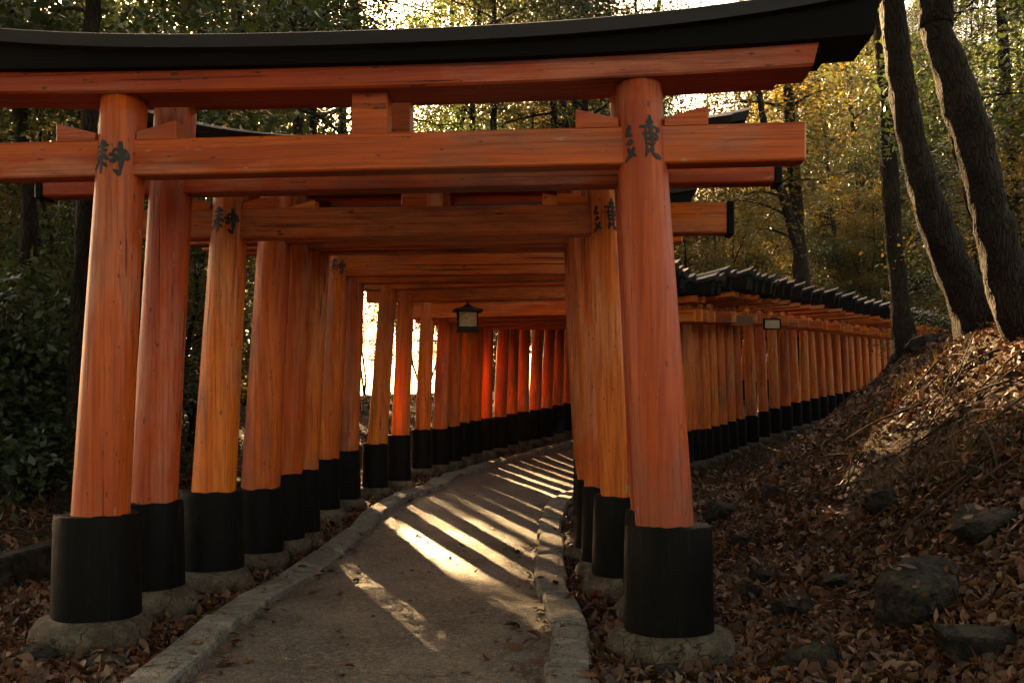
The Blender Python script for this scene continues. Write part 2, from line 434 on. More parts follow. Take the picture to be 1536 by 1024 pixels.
def bark_mat():
    k = NT('furrowed_bark'); v = k.coords((1, 1, .16)); vi = k.coords((1, 1, 1))
    vo = k.n('ShaderNodeTexVoronoi'); vo.feature = 'DISTANCE_TO_EDGE'; vo.inputs['Scale'].default_value = 42
    wv = k.n('ShaderNodeVectorMath', operation='ADD'); k.l(v, wv.inputs[0])
    nz = k.n('ShaderNodeTexNoise'); nz.inputs['Scale'].default_value = 9; k.l(v, nz.inputs['Vector'])
    sc = k.n('ShaderNodeVectorMath', operation='SCALE'); sc.inputs['Scale'].default_value = .12; k.l(nz.outputs['Color'], sc.inputs[0])
    k.l(sc.outputs[0], wv.inputs[1]); k.l(wv.outputs[0], vo.inputs['Vector'])
    e = k.ramp(vo.outputs[0], (.0, 0.), (.22, 1.)); n1 = k.noise(vi, 3, 5, .65); n2 = k.noise(v, 60, 4, .6)
    c = k.mix(e, (.008, .0055, .004), (.027, .019, .014))
    c = k.mix(k.math('MULTIPLY', k.ramp(n1, (.5, 0.), (.60, 1.)), .5), c, (.030, .034, .018))
    c = k.mix(k.math('MULTIPLY', n2, .5), c, (.016, .011, .008))
    h = k.math('ADD', k.math('MULTIPLY', e, 1.2), k.math('MULTIPLY', n2, .5))
    return k.done(c, .92, k.bump(h, .9, .028), .15)
M['bark'] = bark_mat()
M['twig'] = simple('dry_twigs', (.022, .013, .008), (.060, .036, .020), 10, (.8, .95), .4, .01, spec=.2)

# ------------------------------------------------------------------ ground, path, kerbs
def graded(segs):
    out = []
    for a, b, s in segs: out += list(np.arange(a, b, s))
    out.append(segs[-1][1]); return np.array(out)
gx = graded([(-90, -30, 5), (-30, -12, 1.2), (-12, -6, .4), (-6, 8, .11), (8, 14, .3), (14, 30, 1.0), (30, 95, 5)])
gy = graded([(-14, 0, 1.5), (0, 3.5, .4), (3.5, 18, .11), (18, 32, .3), (32, 50, 1.), (50, 160, 6)])
GX, GY = np.meshgrid(gx, gy); GZ = gz(GX, GY)
nx, ny = len(gx), len(gy)
ii = np.arange(ny - 1)[:, None] * nx + np.arange(nx - 1)[None, :]
Q = np.stack([ii, ii + 1, ii + nx + 1, ii + nx], -1).reshape(-1, 4)
tag(fast_mesh('ground', np.stack([GX, GY, GZ], -1).reshape(-1, 3), Q, M['soil'], smooth=True), kind='structure')

py_ = np.arange(-6, 40, .12); nw = 19
PV = []
for y in py_:
    a, b = KL(y), KR(y)
    for x in np.linspace(a, b, nw):
        PV.append((x, y, pz(x, y) + .004 + .018 * (1 - ((x - (a + b) / 2) / ((b - a) / 2)) ** 2) + .008 * float(vnoise(x * 2.2, y * 2.2))))
jj = np.arange(len(py_) - 1)[:, None] * nw + np.arange(nw - 1)[None, :]
PQ = np.stack([jj, jj + 1, jj + nw + 1, jj + nw], -1).reshape(-1, 4)
tag(fast_mesh('path', PV, PQ, M['path'], smooth=True), kind='structure')

def kerb(fn, seed):
    r = random.Random(seed); mb = MB(); y = 2.2
    while y < 38:
        L = r.uniform(.62, 1.05); y2 = y + L - .032
        W = r.uniform(.225, .265); dz = r.uniform(-.014, .016); tilt = r.uniform(-.02, .02); off = r.uniform(-.022, .022)
        dr = math.atan2(float(fn(y2)) - float(fn(y)), y2 - y)
        mid = ((float(fn(y)) + float(fn(y2))) / 2 + off, (y + y2) / 2)
        ln = math.hypot(y2 - y, float(fn(y2)) - float(fn(y)))
        zm = float(pz(mid[0], mid[1])); z1 = float(pz(fn(y), y)); z2 = float(pz(fn(y2), y2))
        def df(px, py, pz_):
            t = py / ln + .5
            nx_ = vnoise(px * 9 + mid[1] * 3, py * 6 + mid[1]) * .016
            X = mid[0] + px * math.cos(dr) + py * math.sin(dr) + float(nx_)
            Y = mid[1] - px * math.sin(dr) + py * math.cos(dr)
            return (X, Y, z1 + (z2 - z1) * t + pz_ + tilt * px * 4 + (float(nx_) * .5 if pz_ > 0 else 0))
        n = 4
        for s in range(n):            # one block, cut along its length so that it can be uneven
            pass
        prof = [(-W / 2, -.12), (-W / 2, .050 + dz), (-W / 2 + .016, .066 + dz), (0, .070 + dz), (W / 2 - .016, .066 + dz), (W / 2, .050 + dz), (W / 2, -.12)]
        V = []; Fs = []; st = [-.5, -.485, -.25, 0, .25, .485, .5]
        for a, t in enumerate(st):
            e = .0 if 0 < a < len(st) - 1 else .012
            for (px, pz_) in prof:
                V.append(df(px * (1 - e * 2), t * ln, pz_ - (e if pz_ > 0 else 0)))
        m = len(prof)
        for a in range(len(st) - 1):
            for b in range(m - 1):
                Fs.append([a * m + b, a * m + b + 1, (a + 1) * m + b + 1, (a + 1) * m + b])
        Fs.append(list(range(m))[::-1]); Fs.append([(len(st) - 1) * m + q for q in range(m)])
        mb.add(V, Fs)
        y += L
    o = mb.build('kerb', M['kerb']); smooth_by_angle(o, 35)
    tag(o, kind='structure')
kerb(KL, 3); kerb(KR, 5)

# ------------------------------------------------------------------ inscriptions
GL = [(43, [(470, 265), (468, 420), (455, 740)]), (40, [(350, 358), (460, 345), (575, 342)]), (36, [(355, 432), (460, 415), (565, 408)]),
      (34, [(345, 525), (400, 505), (450, 498)]), (46, [(490, 470), (540, 515), (592, 548)]), (40, [(430, 470), (385, 520), (345, 545)]),
      (40, [(425, 545), (375, 610), (306, 692)]), (38, [(485, 590), (530, 610), (562, 648)]), (40, [(420, 318), (470, 280), (535, 322)]),
      (60, [(735, 292), (750, 440), (762, 590), (758, 735)]), (46, [(765, 762), (715, 720), (655, 688)]), (46, [(585, 470), (700, 500), (872, 532)]),
      (34, [(640, 430), (660, 500), (690, 570)]), (44, [(612, 548), (660, 572), (705, 552)]), (52, [(790, 400), (825, 460), (868, 528)]),
      (36, [(640, 425), (690, 405), (730, 420)]), (40, [(795, 480), (830, 500), (850, 548)])]
GL = [(w / 570, [((x - 585) / 570, (y - 520) / 570) for x, y in s]) for w, s in GL]
GR = [(52, [(285, 305), (260, 380), (212, 445)]), (44, [(215, 432), (265, 440), (325, 436)]), (46, [(305, 498), (265, 530), (218, 562)]),
      (36, [(225, 560), (285, 545), (335, 520)]), (36, [(248, 595), (250, 640), (256, 690)]), (46, [(335, 605), (280, 690), (186, 785)]),
      (42, [(238, 655), (300, 685), (358, 722)]), (44, [(560, 185), (572, 420), (582, 705)]), (34, [(415, 338), (550, 335), (695, 345)]),
      (44, [(688, 340), (688, 375), (665, 408)]), (28, [(445, 432), (560, 420), (665, 424)]), (30, [(480, 492), (570, 490), (675, 488)]),
      (30, [(500, 360), (492, 470), (500, 620)]), (30, [(495, 565), (570, 556), (635, 562)]), (34, [(505, 600), (498, 680), (478, 745)]),
      (48, [(590, 698), (650, 720), (718, 745)]), (36, [(650, 430), (655, 480), (640, 530)]), (34, [(515, 652), (560, 646), (610, 640)]),
      (44, [(520, 295), (560, 250), (610, 292)])]
GR = [(w / 560, [((x - 455) / 560, (y - 490) / 560) for x, y in s]) for w, s in GR]
def inscription(pillar, prof_r, lean, x0, glyph, zc, size, mat, turn):
    """brush strokes laid on the round face of a pillar (gate-local coordinates, front is -y)"""
    mb = MB()
    for si, (w, st) in enumerate(glyph):
        P = np.array(st); seg = np.linalg.norm(np.diff(P, axis=0), axis=1); cum = np.r_[0, np.cumsum(seg)]
        ns = 9; tt = np.linspace(0, cum[-1], ns)
        cx = np.interp(tt, cum, P[:, 0]); cy = np.interp(tt, cum, P[:, 1])
        dx = np.gradient(cx); dy = np.gradient(cy); nrm = np.hypot(dx, dy) + 1e-9
        V = []
        for i in range(ns):
            q = i / (ns - 1)
            hw = w * .60 * (.72 + .42 * math.sin(math.pi * min(1, q * 1.15))) * (1 if q < .82 else 1 - .55 * (q - .82) / .18)
            for s in (-1, 0, 1):
                a = (cx[i] - dy[i] / nrm[i] * hw * s) * size; b = (cy[i] + dx[i] / nrm[i] * hw * s) * size
                z = zc - b; r = prof_r(z) + .0022 + si * .00025
                th = a / r + turn
                V.append((x0 + lean * z + r * math.sin(th), -r * math.cos(th), z))
        Fs = []
        for i in range(ns - 1):
            for s in range(2):
                Fs.append([i * 3 + s, i * 3 + s + 1, (i + 1) * 3 + s + 1, (i + 1) * 3 + s])
        mb.add(V, Fs)
    return mb.build('inscription', mat, pillar)

# ------------------------------------------------------------------ gates
NB = [2.74, 2.83, 2.67, 2.81, 2.85, 2.87, 2.81, 2.83, 2.89, 2.80, 2.73, 2.71, 2.71, 2.73, 2.74, 2.76, 2.79, 2.82, 2.85, 2.89, 2.92, 2.95, 2.98, 3.0, 3.03]
ORD = ['nearest', 'second', 'third', 'fourth', 'fifth', 'sixth', 'seventh', 'eighth', 'ninth', 'tenth', 'eleventh', 'twelfth', 'thirteenth',
       'fourteenth', 'fifteenth', 'sixteenth', 'seventeenth', 'eighteenth', 'nineteenth', 'twentieth', 'twenty-first', 'twenty-second',
       'twenty-third', 'twenty-fourth', 'twenty-fifth']
FAR = ['first', 'second', 'third', 'fourth', 'fifth', 'sixth', 'seventh', 'eighth', 'ninth', 'tenth', 'eleventh', 'twelfth', 'thirteenth', 'fourteenth',
       'fifteenth', 'sixteenth', 'seventeenth', 'eighteenth', 'nineteenth', 'twentieth', 'twenty-first', 'twenty-second', 'twenty-third',
       'twenty-fourth', 'twenty-fifth', 'twenty-sixth', 'twenty-seventh', 'twenty-eighth', 'twenty-ninth', 'thirtieth', 'thirty-first', 'thirty-second']
SPECIAL = {0: 'large nearest vermilion torii gate with black characters on both pillars and broad curved dark roof',
           1: 'second torii gate from the front, plain pillars, standing right behind the largest gate',
           2: 'third torii gate from the front, black characters on both pillars, left foot on mossy stone',
           3: 'fourth torii gate from the front, bright orange left pillar beside the third gate',
           6: 'seventh torii gate from the front, faded dark character at the top of its left pillar',
           8: 'ninth torii gate from the front, left pillar leaning visibly against the sunlit gaps',
           9: 'tenth torii gate from the front, the one whose tie beam carries the hanging lantern'}
gates = []
for i, (lx, ly) in enumerate(LP):
    rr = random.Random(100 + i)
    MP, MBm = (M['pillar_old'], M['beam_old']) if i < 2 else (M['pillar'], M['beam']) if i < 8 else (M['pillar_bounce_offset'], M['beam_bounce_offset'])
    # the right foot: meet the right row along the normal of the left row
    if i < 3: rx, ry = [(.90, 5.41), (.98, 6.3), (.87, 7.2)][i]
    else:
        hd = math.atan((float(fL(ly + 1.0)) - float(fL(ly - 1.0))) / 2.0) * float(np.interp(i, [12, 22, 60], [1, .62, .55]))
        best = None
        for s in np.arange(1.8, 5.5, .01):
            x = lx + s * math.cos(hd); y = ly - s * math.sin(hd)
            e = abs(x - float(fR(y)))
            if best is None or e < best[0]: best = (e, x, y)
        rx, ry = best[1], best[2]
    cx, cy = (lx + rx) / 2, (ly + ry) / 2
    W = math.hypot(rx - lx, ry - ly); ang = math.atan2(ry - ly, rx - lx)
    zl, zr = float(gz(lx, ly, False)), float(gz(rx, ry, False))
    z0 = min(zl, zr)
    s = float(np.interp(i, [0, 7, 15, 26, 60], [1, .97, .80, .76, .76]))
    nb = NB[i] if i < len(NB) else float(np.interp(ry, [19.3, 23, 30, 38], [3.04, 3.2, 3.45, 3.75]))
    nb -= z0                                            # nuki bottom above the gate's own base
    g = empty('torii_gate', (cx, cy, z0), ang)
    if i in SPECIAL: lab = SPECIAL[i]
    elif i < 25: lab = '%s torii gate from the front, counted along the left pillars inside the tunnel' % ORD[i]
    else: lab = 'slim torii gate of the far row outside at right, %s one past the bend' % FAR[i - 25]
    tag(g, lab, 'torii gate', 'vermilion torii gates over the path')
    nh = (.222 if i == 0 else .24) * s * rr.uniform(.93, 1.05)               # tie beam height
    gap = [.452, .62, .43][i] if i < 3 else (.46 if i < 8 or i > 15 else .16) * s * rr.uniform(.9, 1.15)
    sb = nb + (gap if i < 3 else nh + gap * .55)         # lintel bottom
    sh = .120 * s
    lean = .060 if i < 7 else .045
    if i > 9: lean = rr.uniform(.02, .05)
    hw = W / 2
    q_ = float(np.interp(i, [0, 3, 5, 8, 30], [1, 1, .80, .76, .72])); rb = .170 * q_ * rr.uniform(.95, 1.06); rt = .132 * (q_ * .85 + .15) * rr.uniform(.96, 1.04)
    if i in (0, 2): rb, rt = .174, .131
    ph = rr.uniform(0, 6)
    for sd, zg in ((-1, zl - z0), (1, zr - z0)):
        ln = -sd * lean
        if i == 8 and sd < 0: ln = .078
        x0 = sd * hw
        sl_h = .58 * rr.uniform(.94, 1.06) if i < 12 else .56
        st_h = (.18 if i < 3 else .13) * rr.uniform(.9, 1.1)
        sl_r = rb * (1.37 if i in (0, 2) else 1.33 if i < 3 else 1.17)
        top = sb + .02
        def pr(z, a=rb, b=rt, t=top): return a + (b - a) * max(0, min(1, z / t))
        # pillar
        mb = MB(); V = []; n = 32; zs = np.r_[np.linspace(zg + st_h * .6, top, 26)]
        for z in zs:
            r = pr(z) * (1 + .008 * math.sin(z * 2.3 + ph))
            for k in range(n):
                t = 2 * math.pi * k / n
                # hewn flats: slightly faceted round post
                w = 1 + .010 * math.cos(8 * t + ph) + .006 * math.sin(3 * t + z * .7 + ph)
                V.append((x0 + ln * (z - zg) + r * w * math.cos(t), r * w * math.sin(t), z))
        Fs = []
        for a in range(len(zs) - 1):
            for k in range(n):
                k2 = (k + 1) % n
                Fs.append([a * n + k, a * n + k2, (a + 1) * n + k2, (a + 1) * n + k])
        Fs.append([(len(zs) - 1) * n + k for k in range(n)])
        mb.add(V, Fs); pil = mb.build('pillar', MP, g, True)
        # black sleeve round the foot
        mb = MB(); q = sl_r
        pf = [(q * 1.05, 0), (q * 1.055, .02), (q * 1.03, sl_h * .5), (q * 1.0, sl_h - .02), (q * .985, sl_h - .004), (q * .96, sl_h), (pr(sl_h) * .9, sl_h - .004)]
        lathe(mb, pf, (x0 + ln * .35, 0, zg + st_h - .004), 36, lambda t, z: 1 + .008 * math.sin(5 * t + ph) + .005 * math.sin(11 * t + z * 4))
        va = mb.v[-1]; tz = zg + st_h - .004 + sl_h
        a_ = np.arctan2(va[:, 1], va[:, 0] - x0); up_ = sstep(tz - .05, tz - .01, va[:, 2])
        va[:, 2] += up_ * (.016 * vnoise(a_ * 2.2 + i * 7, a_ * 0 + sd * 5 + i) + .010 * vnoise(a_ * 7 + i, a_ * 0 + 3.3 * i))
        o = mb.build('pillar_sleeve', M['black'], pil); smooth_by_angle(o, 40)
        # foundation stone
        mb = MB(); q = sl_r * (1.42 if i < 3 else 1.40 * rr.uniform(.95, 1.15)); H = st_h; p2 = rr.uniform(0, 6)
        pf = [(q * .90, -.08), (q * .99, .02), (q * 1.03, H * .35), (q * 1.0, H * .62), (q * .93, H * .84), (q * .84, H * .96), (q * .74, H)]
        def wb(t, z, p=p2):
            return 1 + .06 * math.sin(2 * t + p) + .04 * math.sin(3 * t + 2 * p + z * 5) + .02 * math.sin(5 * t - p + z * 14) + .014 * math.sin(8 * t + z * 11)
        lathe(mb, pf, (x0, 0, zg), 40, wb)
        o = mb.build('base_stone', M['stone'], g); smooth_by_angle(o, 60)
        # wedges on the tie beam, thick end outwards
        zw = nb + nh
        xp = x0 + ln * (zw - zg); rp = pr(zw)
        for sw in (-1, 1):
            mb = MB(); L = .24 * s; h1 = .105 * s; h0 = .045 * s
            xa = xp + sw * (rp - .01)
            def fn(x, y, z, xa=xa, sw=sw, L=L, h0=h0, h1=h1, zw=zw):
                t = (x - xa) * sw / L
                f = (z - zw)
                return (x, y, zw + .002 + f * (h0 + (h1 - h0) * t))
            cbox(mb, (xa + sw * L / 2, 0, zw + .5), (L, .15 * s, 1.0), .005, fn)
            mb.build('wedge', MBm, g)
        if i == 0:
            inscription(pil, pr, ln, x0, GL if sd < 0 else GR, 2.835 if sd < 0 else 2.87, .235, M['ink'], -.02 if sd < 0 else .0)
        if i == 2:
            inscription(pil, pr, ln, x0, GL if sd < 0 else GR, 2.80, .23, M['ink'], +.06 if sd < 0 else -.02)
        if i == 6 and sd < 0:
            inscription(pil, pr, ln, x0, GL, 2.80, .185, M['ink_faded'], .1)
    ov = (.88 if i < 3 else .78 * s + (.12 if i < 18 else .24)) * (1 if i < 3 else rr.uniform(.94, 1.06)) * (.62 if 7 <= i <= 13 else 1)
    hn = hw - lean * nb                                   # pillar axis at the tie beam
    # tie beam
    mb = MB(); Ln = 2 * (hn + ov)
    cbox(mb, (0, 0, nb + nh / 2), (Ln, .15 * s, nh), .010, lambda x, y, z: (x, y + .004 * math.sin(x * 2 + ph), z + .006 * math.sin(x * 1.3 + ph)))
    mb.build('tie_beam', MBm, g)
    for sd in ((-1, 1) if i in (1, 2) else ()):
        mb = MB()
        cbox(mb, (sd * (Ln / 2 + .018), 0, nb + nh / 2), (.050, .15 * s + .02, nh + .02), .006)
        mb.build('end_cap', M['black'], g)
    # centre strut
    mb = MB(); zt = sb; zb_ = nb + nh
    cbox(mb, (.02 * rr.uniform(-1, 1), 0, (zt + zb_) / 2), (.205 * s, .13 * s, zt - zb_ + .01), .006)
    mb.build('centre_strut', MBm, g)
    # lintel, roof beam and roof: swept along a line that lifts towards the ends
    def rise(u): return .055 * s * (abs(u) / (2.75 * s)) ** 3
    def rise2(u): return (.58 if i == 2 and u < 0 else .18) * s * (abs(u) / (2.75 * s)) ** 3
    def sweep(prof, half, slant, mat, name, nst=27, lift=1.0):
        us = np.linspace(-half, half, nst); V = []; Fs = []
        w0 = min(p[1] for p in prof); m = len(prof)
        for u in us:
            for (v, w) in prof:
                uu = u * (1 + slant * (w - w0) / half)
                V.append((uu, v, w + (rise2(uu) if lift == 2 or (lift == 1.5 and w > w0 + .01) else rise(uu)) + .004 * math.sin(uu * 1.7 + ph)))
        for a in range(nst - 1):
            for b in range(m):
                b2 = (b + 1) % m
                Fs.append([a * m + b, (a + 1) * m + b, (a + 1) * m + b2, a * m + b2])
        Fs.append(list(range(m))); Fs.append([(nst - 1) * m + b for b in range(m)][::-1])
        mb = MB(); mb.add(V, Fs); o = mb.build(name, mat, g); smooth_by_angle(o, 30); return o
    d = .15 * s; hl = hn + ov + .02; b = .012
    sweep([(-d, sb + b), (-d, sb + sh), (d, sb + sh), (d, sb + b), (d - b, sb), (-d + b, sb)], hl, .25, MBm, 'lintel')
    z1 = sb + sh + .003; d2 = (.205 if i < 3 else .17) * s; h2 = .072 * s
    sweep([(-d2, z1), (-d2 - .012, z1 + h2), (d2 + .012, z1 + h2), (d2, z1)], hl + (.30 * s if i != 2 else -.12), .42, M['roof_under'], 'roof_beam', 27, 1.5)
    z2 = z1 + h2 + .003; d3 = (.275 if i < 3 else .215) * s; h3 = .066 * s
    sweep([(-d3, z2), (-d3 - .015, z2 + h3), (-d3 + .01, z2 + h3 + .012), (0, z2 + h3 + .085 * s), (d3 - .01, z2 + h3 + .012), (d3 + .015, z2 + h3), (d3, z2)],
          hl + (.37 * s if i != 2 else -.05), .40, M['roof'], 'roof', 27, 2)
    gates.append((g, W, nb, nh, s, lean))

# ------------------------------------------------------------------ lantern and plaques
def make_lantern(x, y, ztop):
    g = empty('hanging_lantern', (x, y, ztop), R(6))
    tag(g, 'dark metal lantern with curved roof and pale glass panes hanging from a beam', 'lantern')
    w = .125
    mb = MB()
    for a in range(8):
        t = 2 * math.pi * a / 8
        tube(mb, [(.016 * math.cos(t), 0, -.018 + .016 * math.sin(t)), (.016 * math.cos(t + .9), 0, -.018 + .016 * math.sin(t + .9))], [.005, .005], 6)
    tube(mb, [(0, 0, -.03), (0, 0, -.06)], [.006, .006], 6); mb.build('hook', M['iron'], g)
    mb = MB(); prof = [(.205, -.150), (.212, -.141), (.15, -.115), (.085, -.083), (.035, -.050), (.018, -.042), (.022, -.030), (.010, -.022)]
    V = []; n = 4
    for (r, z) in prof:
        for k in range(n):
            for e in (-.42, 0, .42):
                t = math.pi / 4 + math.pi / 2 * k + e
                f = r * (1.0 if e == 0 else .80)
                zz = z + (.014 if (e == 0 and r > .1) else 0)
                V.append((f * 1.30 * math.cos(t) * .98, f * 1.30 * math.sin(t) * .98, zz))
    m = 12; Fs = []
    for a in range(len(prof) - 1):
        for k in range(m):
            k2 = (k + 1) % m
            Fs.append([a * m + k, a * m + k2, (a + 1) * m + k2, (a + 1) * m + k])
    Fs.append(list(range(m))[::-1]); Fs.append([(len(prof) - 1) * m + k for k in range(m)])
    mb.add(V, Fs); mb.build('lantern_roof', M['iron'], g)
    zt, zb = -.135, -.385
    mb = MB()
    for sx in (-1, 1):
        for sy in (-1, 1): cbox(mb, (sx * w, sy * w, (zt + zb) / 2), (.020, .020, zt - zb), .003)
    for a in (0, 1):
        for s_ in (-1, 1):
            for z, h in ((zt - .008, .016), (zb + .02, .04)):
                c = (0, s_ * w, z) if a == 0 else (s_ * w, 0, z)
                cbox(mb, c, (2 * w - .0205, .014, h) if a == 0 else (.014, 2 * w - .0205, h), .002)
    cbox(mb, (0, 0, zb - .012), (.30, .30, .022), .005)
    fr = mb.build('lantern_frame', M['iron'], g)
    for a in (0, 1):
        for s_ in (-1, 1):
            mb = MB(); c = (0, s_ * (w - .012), (zt + zb) / 2 + .01) if a == 0 else (s_ * (w - .012), 0, (zt + zb) / 2 + .01)
            cbox(mb, c, (2 * w - .03, .005, zt - zb - .05) if a == 0 else (.005, 2 * w - .03, zt - zb - .05), .001)
            mb.build('glass_pane', M['glass'], fr)
g10 = gates[9][0]
make_lantern(-.59, g10.location.y + (-.59 - g10.location.x) * math.tan(g10.rotation_euler.z), 2.80)

def plaque(px, py, d, w, h, mat, name, label, frame=True):
    x = (px - CXP) * d / F_PX; z = EYE - (py - HOR) * d / F_PX
    g = empty(name, (x, d, z), R(8)); tag(g, label, 'plaque')
    mb = MB(); cbox(mb, (0, 0, 0), (w, .03, h), .004); mb.build('board', mat, g)
    mb = MB()
    for sx in (-.35, .35): tube(mb, [(sx * w, 0, h / 2), (sx * w, .01, h / 2 + .16), (sx * w - .05, .03, h / 2 + .34)], [.006, .006, .006], 6)
    mb.build('hanger', M['iron'], g)
    if frame:
        mb = MB(); t = .022
        for c, s in (((0, -.004, h / 2 + t / 2), (w + 2 * t, .05, t)), ((0, -.004, -h / 2 - t / 2), (w + 2 * t, .05, t)),
                     ((w / 2 + t / 2, -.004, 0), (t, .05, h)), ((-w / 2 - t / 2, -.004, 0), (t, .05, h))): cbox(mb, c, s, .002)
        mb.build('frame', M['black'], g)
    return g
PLQ = [(1158, 486, 18.7, .30, .165, 'board', 'framed_plaque', 'pale framed plaque hung under the roofs outside the right row', True),
       (1112, 481, 17.2, .42, .18, 'brown_board', 'wooden_plaque', 'unframed brown board hung just left of the pale plaque', False)]
for a in PLQ: plaque(a[0], a[1], a[2], a[3], a[4], M[a[5]], a[6], a[7], a[8])

# ------------------------------------------------------------------ low stone edging at the left
mb = MB(); r_ = random.Random(4); y = 3.2
while y < 11.5:
    L = r_.uniform(.9, 1.5); y2 = y + L
    xa = float(fL(y)) - 1.52; xb = float(fL(y2)) - 1.52
    def fn(a, b, c, y=y, y2=y2, xa=xa, xb=xb):
        t = b; X = xa + (xb - xa) * t + a + .02 * float(vnoise(a * 8 + y, b * 5 + c * 9)); Y = y + (y2 - .015 - y) * t
        return (X, Y, float(np.interp(Y, *ZL)) + c + .015 * float(vnoise(b * 7 + y, a * 9)))
    cbox(mb, (0, .5, .10), (.20, 1.0, .36), .018, fn); y = y2
ob = mb.build('stone_edging', M['rock']); tag(ob, 'low dark stone edging in the leaves at the lower left', 'edging')

# ------------------------------------------------------------------ rocks
ON_ROCK = []
def rock(px, py, wpx, hpx, label, seed, name='rock', mat='rock', depth=.8):
    x, y, z = at_px(px, py)
    sc = F_PX / y; w = wpx / sc / 2; h = hpx / sc / 2
    import bmesh
    bm = bmesh.new(); bmesh.ops.create_icosphere(bm, subdivisions=5, radius=1.0)
    r = np.random.default_rng(seed); dirs = r.normal(size=(17, 3)); dirs /= np.linalg.norm(dirs, axis=1)[:, None]; offs = r.uniform(.55, .9, 17)
    for v in bm.verts:
        p = np.array(v.co)
        for d_, o_ in zip(dirs, offs):            # broken flat faces
            t = p @ d_ - o_
            if t > 0: p = p - d_ * t * .86
        nn = .16 * vnoise(p[0] * 2.2 + seed, p[1] * 2.2 + p[2] * 1.7) + .10 * vnoise(p[0] * 5 + p[2] * 4, p[1] * 5 + seed) + .05 * vnoise(p[0] * 12 + p[2] * 9, p[1] * 12 + p[2] * 7)
        p = p * (1 + float(nn))
        v.co = (p[0] * w, p[1] * w * depth, p[2] * h * 1.05 if p[2] > 0 else p[2] * h * 1.2)
    me = bpy.data.meshes.new(name); bm.to_mesh(me); bm.free(); me.materials.append(M[mat])
    o = bpy.data.objects.new(name, me); COL.objects.link(o)
    o.location = (x, y + w * depth * .6, z + h * .30); o.rotation_euler = (0, r.uniform(-.15, .15), r.uniform(0, .5))
    smooth_by_angle(o, 28)
    from mathutils import Matrix
    mw = Matrix.LocRotScale(o.location, o.rotation_euler.to_quaternion(), o.scale)
    cand = [v for v in me.vertices if v.normal.z > .72 and v.co.z > h * .25]
    for v in r.choice(cand, min(len(cand), int(6 + 110 * w * w)), replace=False) if cand else []:
        ON_ROCK.append(tuple(mw @ v.co))
    tag(o, label, 'rock', 'rocks among the fallen leaves')
RK = [(1395, 935, 205, 150, 'largest dark mossy boulder low on the right bank'),
      (1228, 1012, 125, 75, 'grey squarish rock at the bottom edge right of the front pillar'),
      (1203, 925, 95, 50, 'flat topped rock left of the largest boulder'),
      (1128, 900, 44, 46, 'upright stone beside the right front pillar foot'),
      (1085, 782, 62, 50, 'dark round rock just behind the right front pillar'),
      (1166, 748, 64, 36, 'pale slanted rock on the flat ground behind the right front pillar'),
      (1012, 1018, 62, 26, 'small pale stone at the bottom edge below the right front pillar'),
      (1150, 872, 60, 34, 'low grey rock between the front pillar and the sunlit leaves'),
      (1330, 765, 70, 46, 'dark rock halfway up the leafy bank'),
      (1490, 800, 130, 70, 'broad dark rock at the right edge of the bank'),
      (1480, 990, 150, 80, 'broad shadowed rock in the lower right corner'),
      (1262, 880, 70, 30, 'small dark rock above the largest boulder'),
      (860, 828, 26, 22, 'small pale stone beside the right kerb'),
      (938, 915, 26, 34, 'rounded stone tucked beside the front pillar foot on its path side'),
      (955, 905, 34, 26, 'stone between the first two right pillar feet'),
      (1395, 520, 60, 36, 'dark rock near the crest of the bank by the slim trunk'),
      (1180, 700, 36, 16, 'small stone on the flat ground beside the outer row'),
      (1120, 815, 46, 22, 'half buried stone left of the sunlit leaves'),
      (150, 1005, 100, 30, 'low stone in the leaves at the lower left corner'),
      (30, 1000, 90, 40, 'dark mossy stone at the left edge'),
      (30, 720, 70, 30, 'dark stone in the shade behind the stone edging')]
for i, a in enumerate(RK): rock(*a, seed=20 + i)

# ------------------------------------------------------------------ leaf litter (fallen leaves nobody could count)
def litter(name, X, Y, Z, size, lift, seed, mat='litter', tilt=.55):
    r = np.random.default_rng(seed); n = len(X)
    # a leaf: seven outline points round a folded midrib, curled up at the edges
    base = np.array([(-.5, 0, 0), (-.22, .20, .10), (.10, .25, .14), (.34, .13, .08), (.56, 0, .02), (.34, -.13, .08), (.10, -.25, .14), (-.22, -.20, .10), (0.05, 0, -.02)])
    faces = np.array([(0, 8, 2, 1), (8, 4, 3, 2), (0, 7, 6, 8), (8, 6, 5, 4)])
    L = size * np.clip(r.lognormal(-.12, .42, n), .3, 1.9); wd = r.uniform(.55, 1.45, n); cu = r.uniform(-.8, 1.7, n); bend = r.uniform(-.6, .6, n)
    P = np.repeat(base[None], n, 0)
    P[:, :, 1] *= wd[:, None]; P[:, :, 2] = P[:, :, 2] * cu[:, None] + bend[:, None] * P[:, :, 0] ** 2
    P[:, :, 1] += .10 * r.uniform(-1, 1, n)[:, None] * P[:, :, 0]
    P *= L[:, None, None]
    az = r.uniform(0, 2 * np.pi, n); tx = r.normal(0, tilt, n); ty = r.normal(0, tilt, n)
    def rot(P, a, i, j):
        c, s = np.cos(a)[:, None], np.sin(a)[:, None]
        A = P[:, :, i] * c - P[:, :, j] * s; B = P[:, :, i] * s + P[:, :, j] * c
        P[:, :, i], P[:, :, j] = A, B
    rot(P, tx, 1, 2); rot(P, ty, 0, 2); rot(P, az, 0, 1)
    P[:, :, 2] -= np.minimum(P[:, :, 2].min(1), 0)[:, None] * .75
    P += np.stack([X, Y, Z + lift * r.uniform(0, 1, n)], -1)[:, None, :]
    Fq = (faces[None] + (np.arange(n) * 9)[:, None, None]).reshape(-1, 4)
    o = fast_mesh(name, P.reshape(-1, 3), Fq, M[mat]); tag(o, kind='stuff'); return o
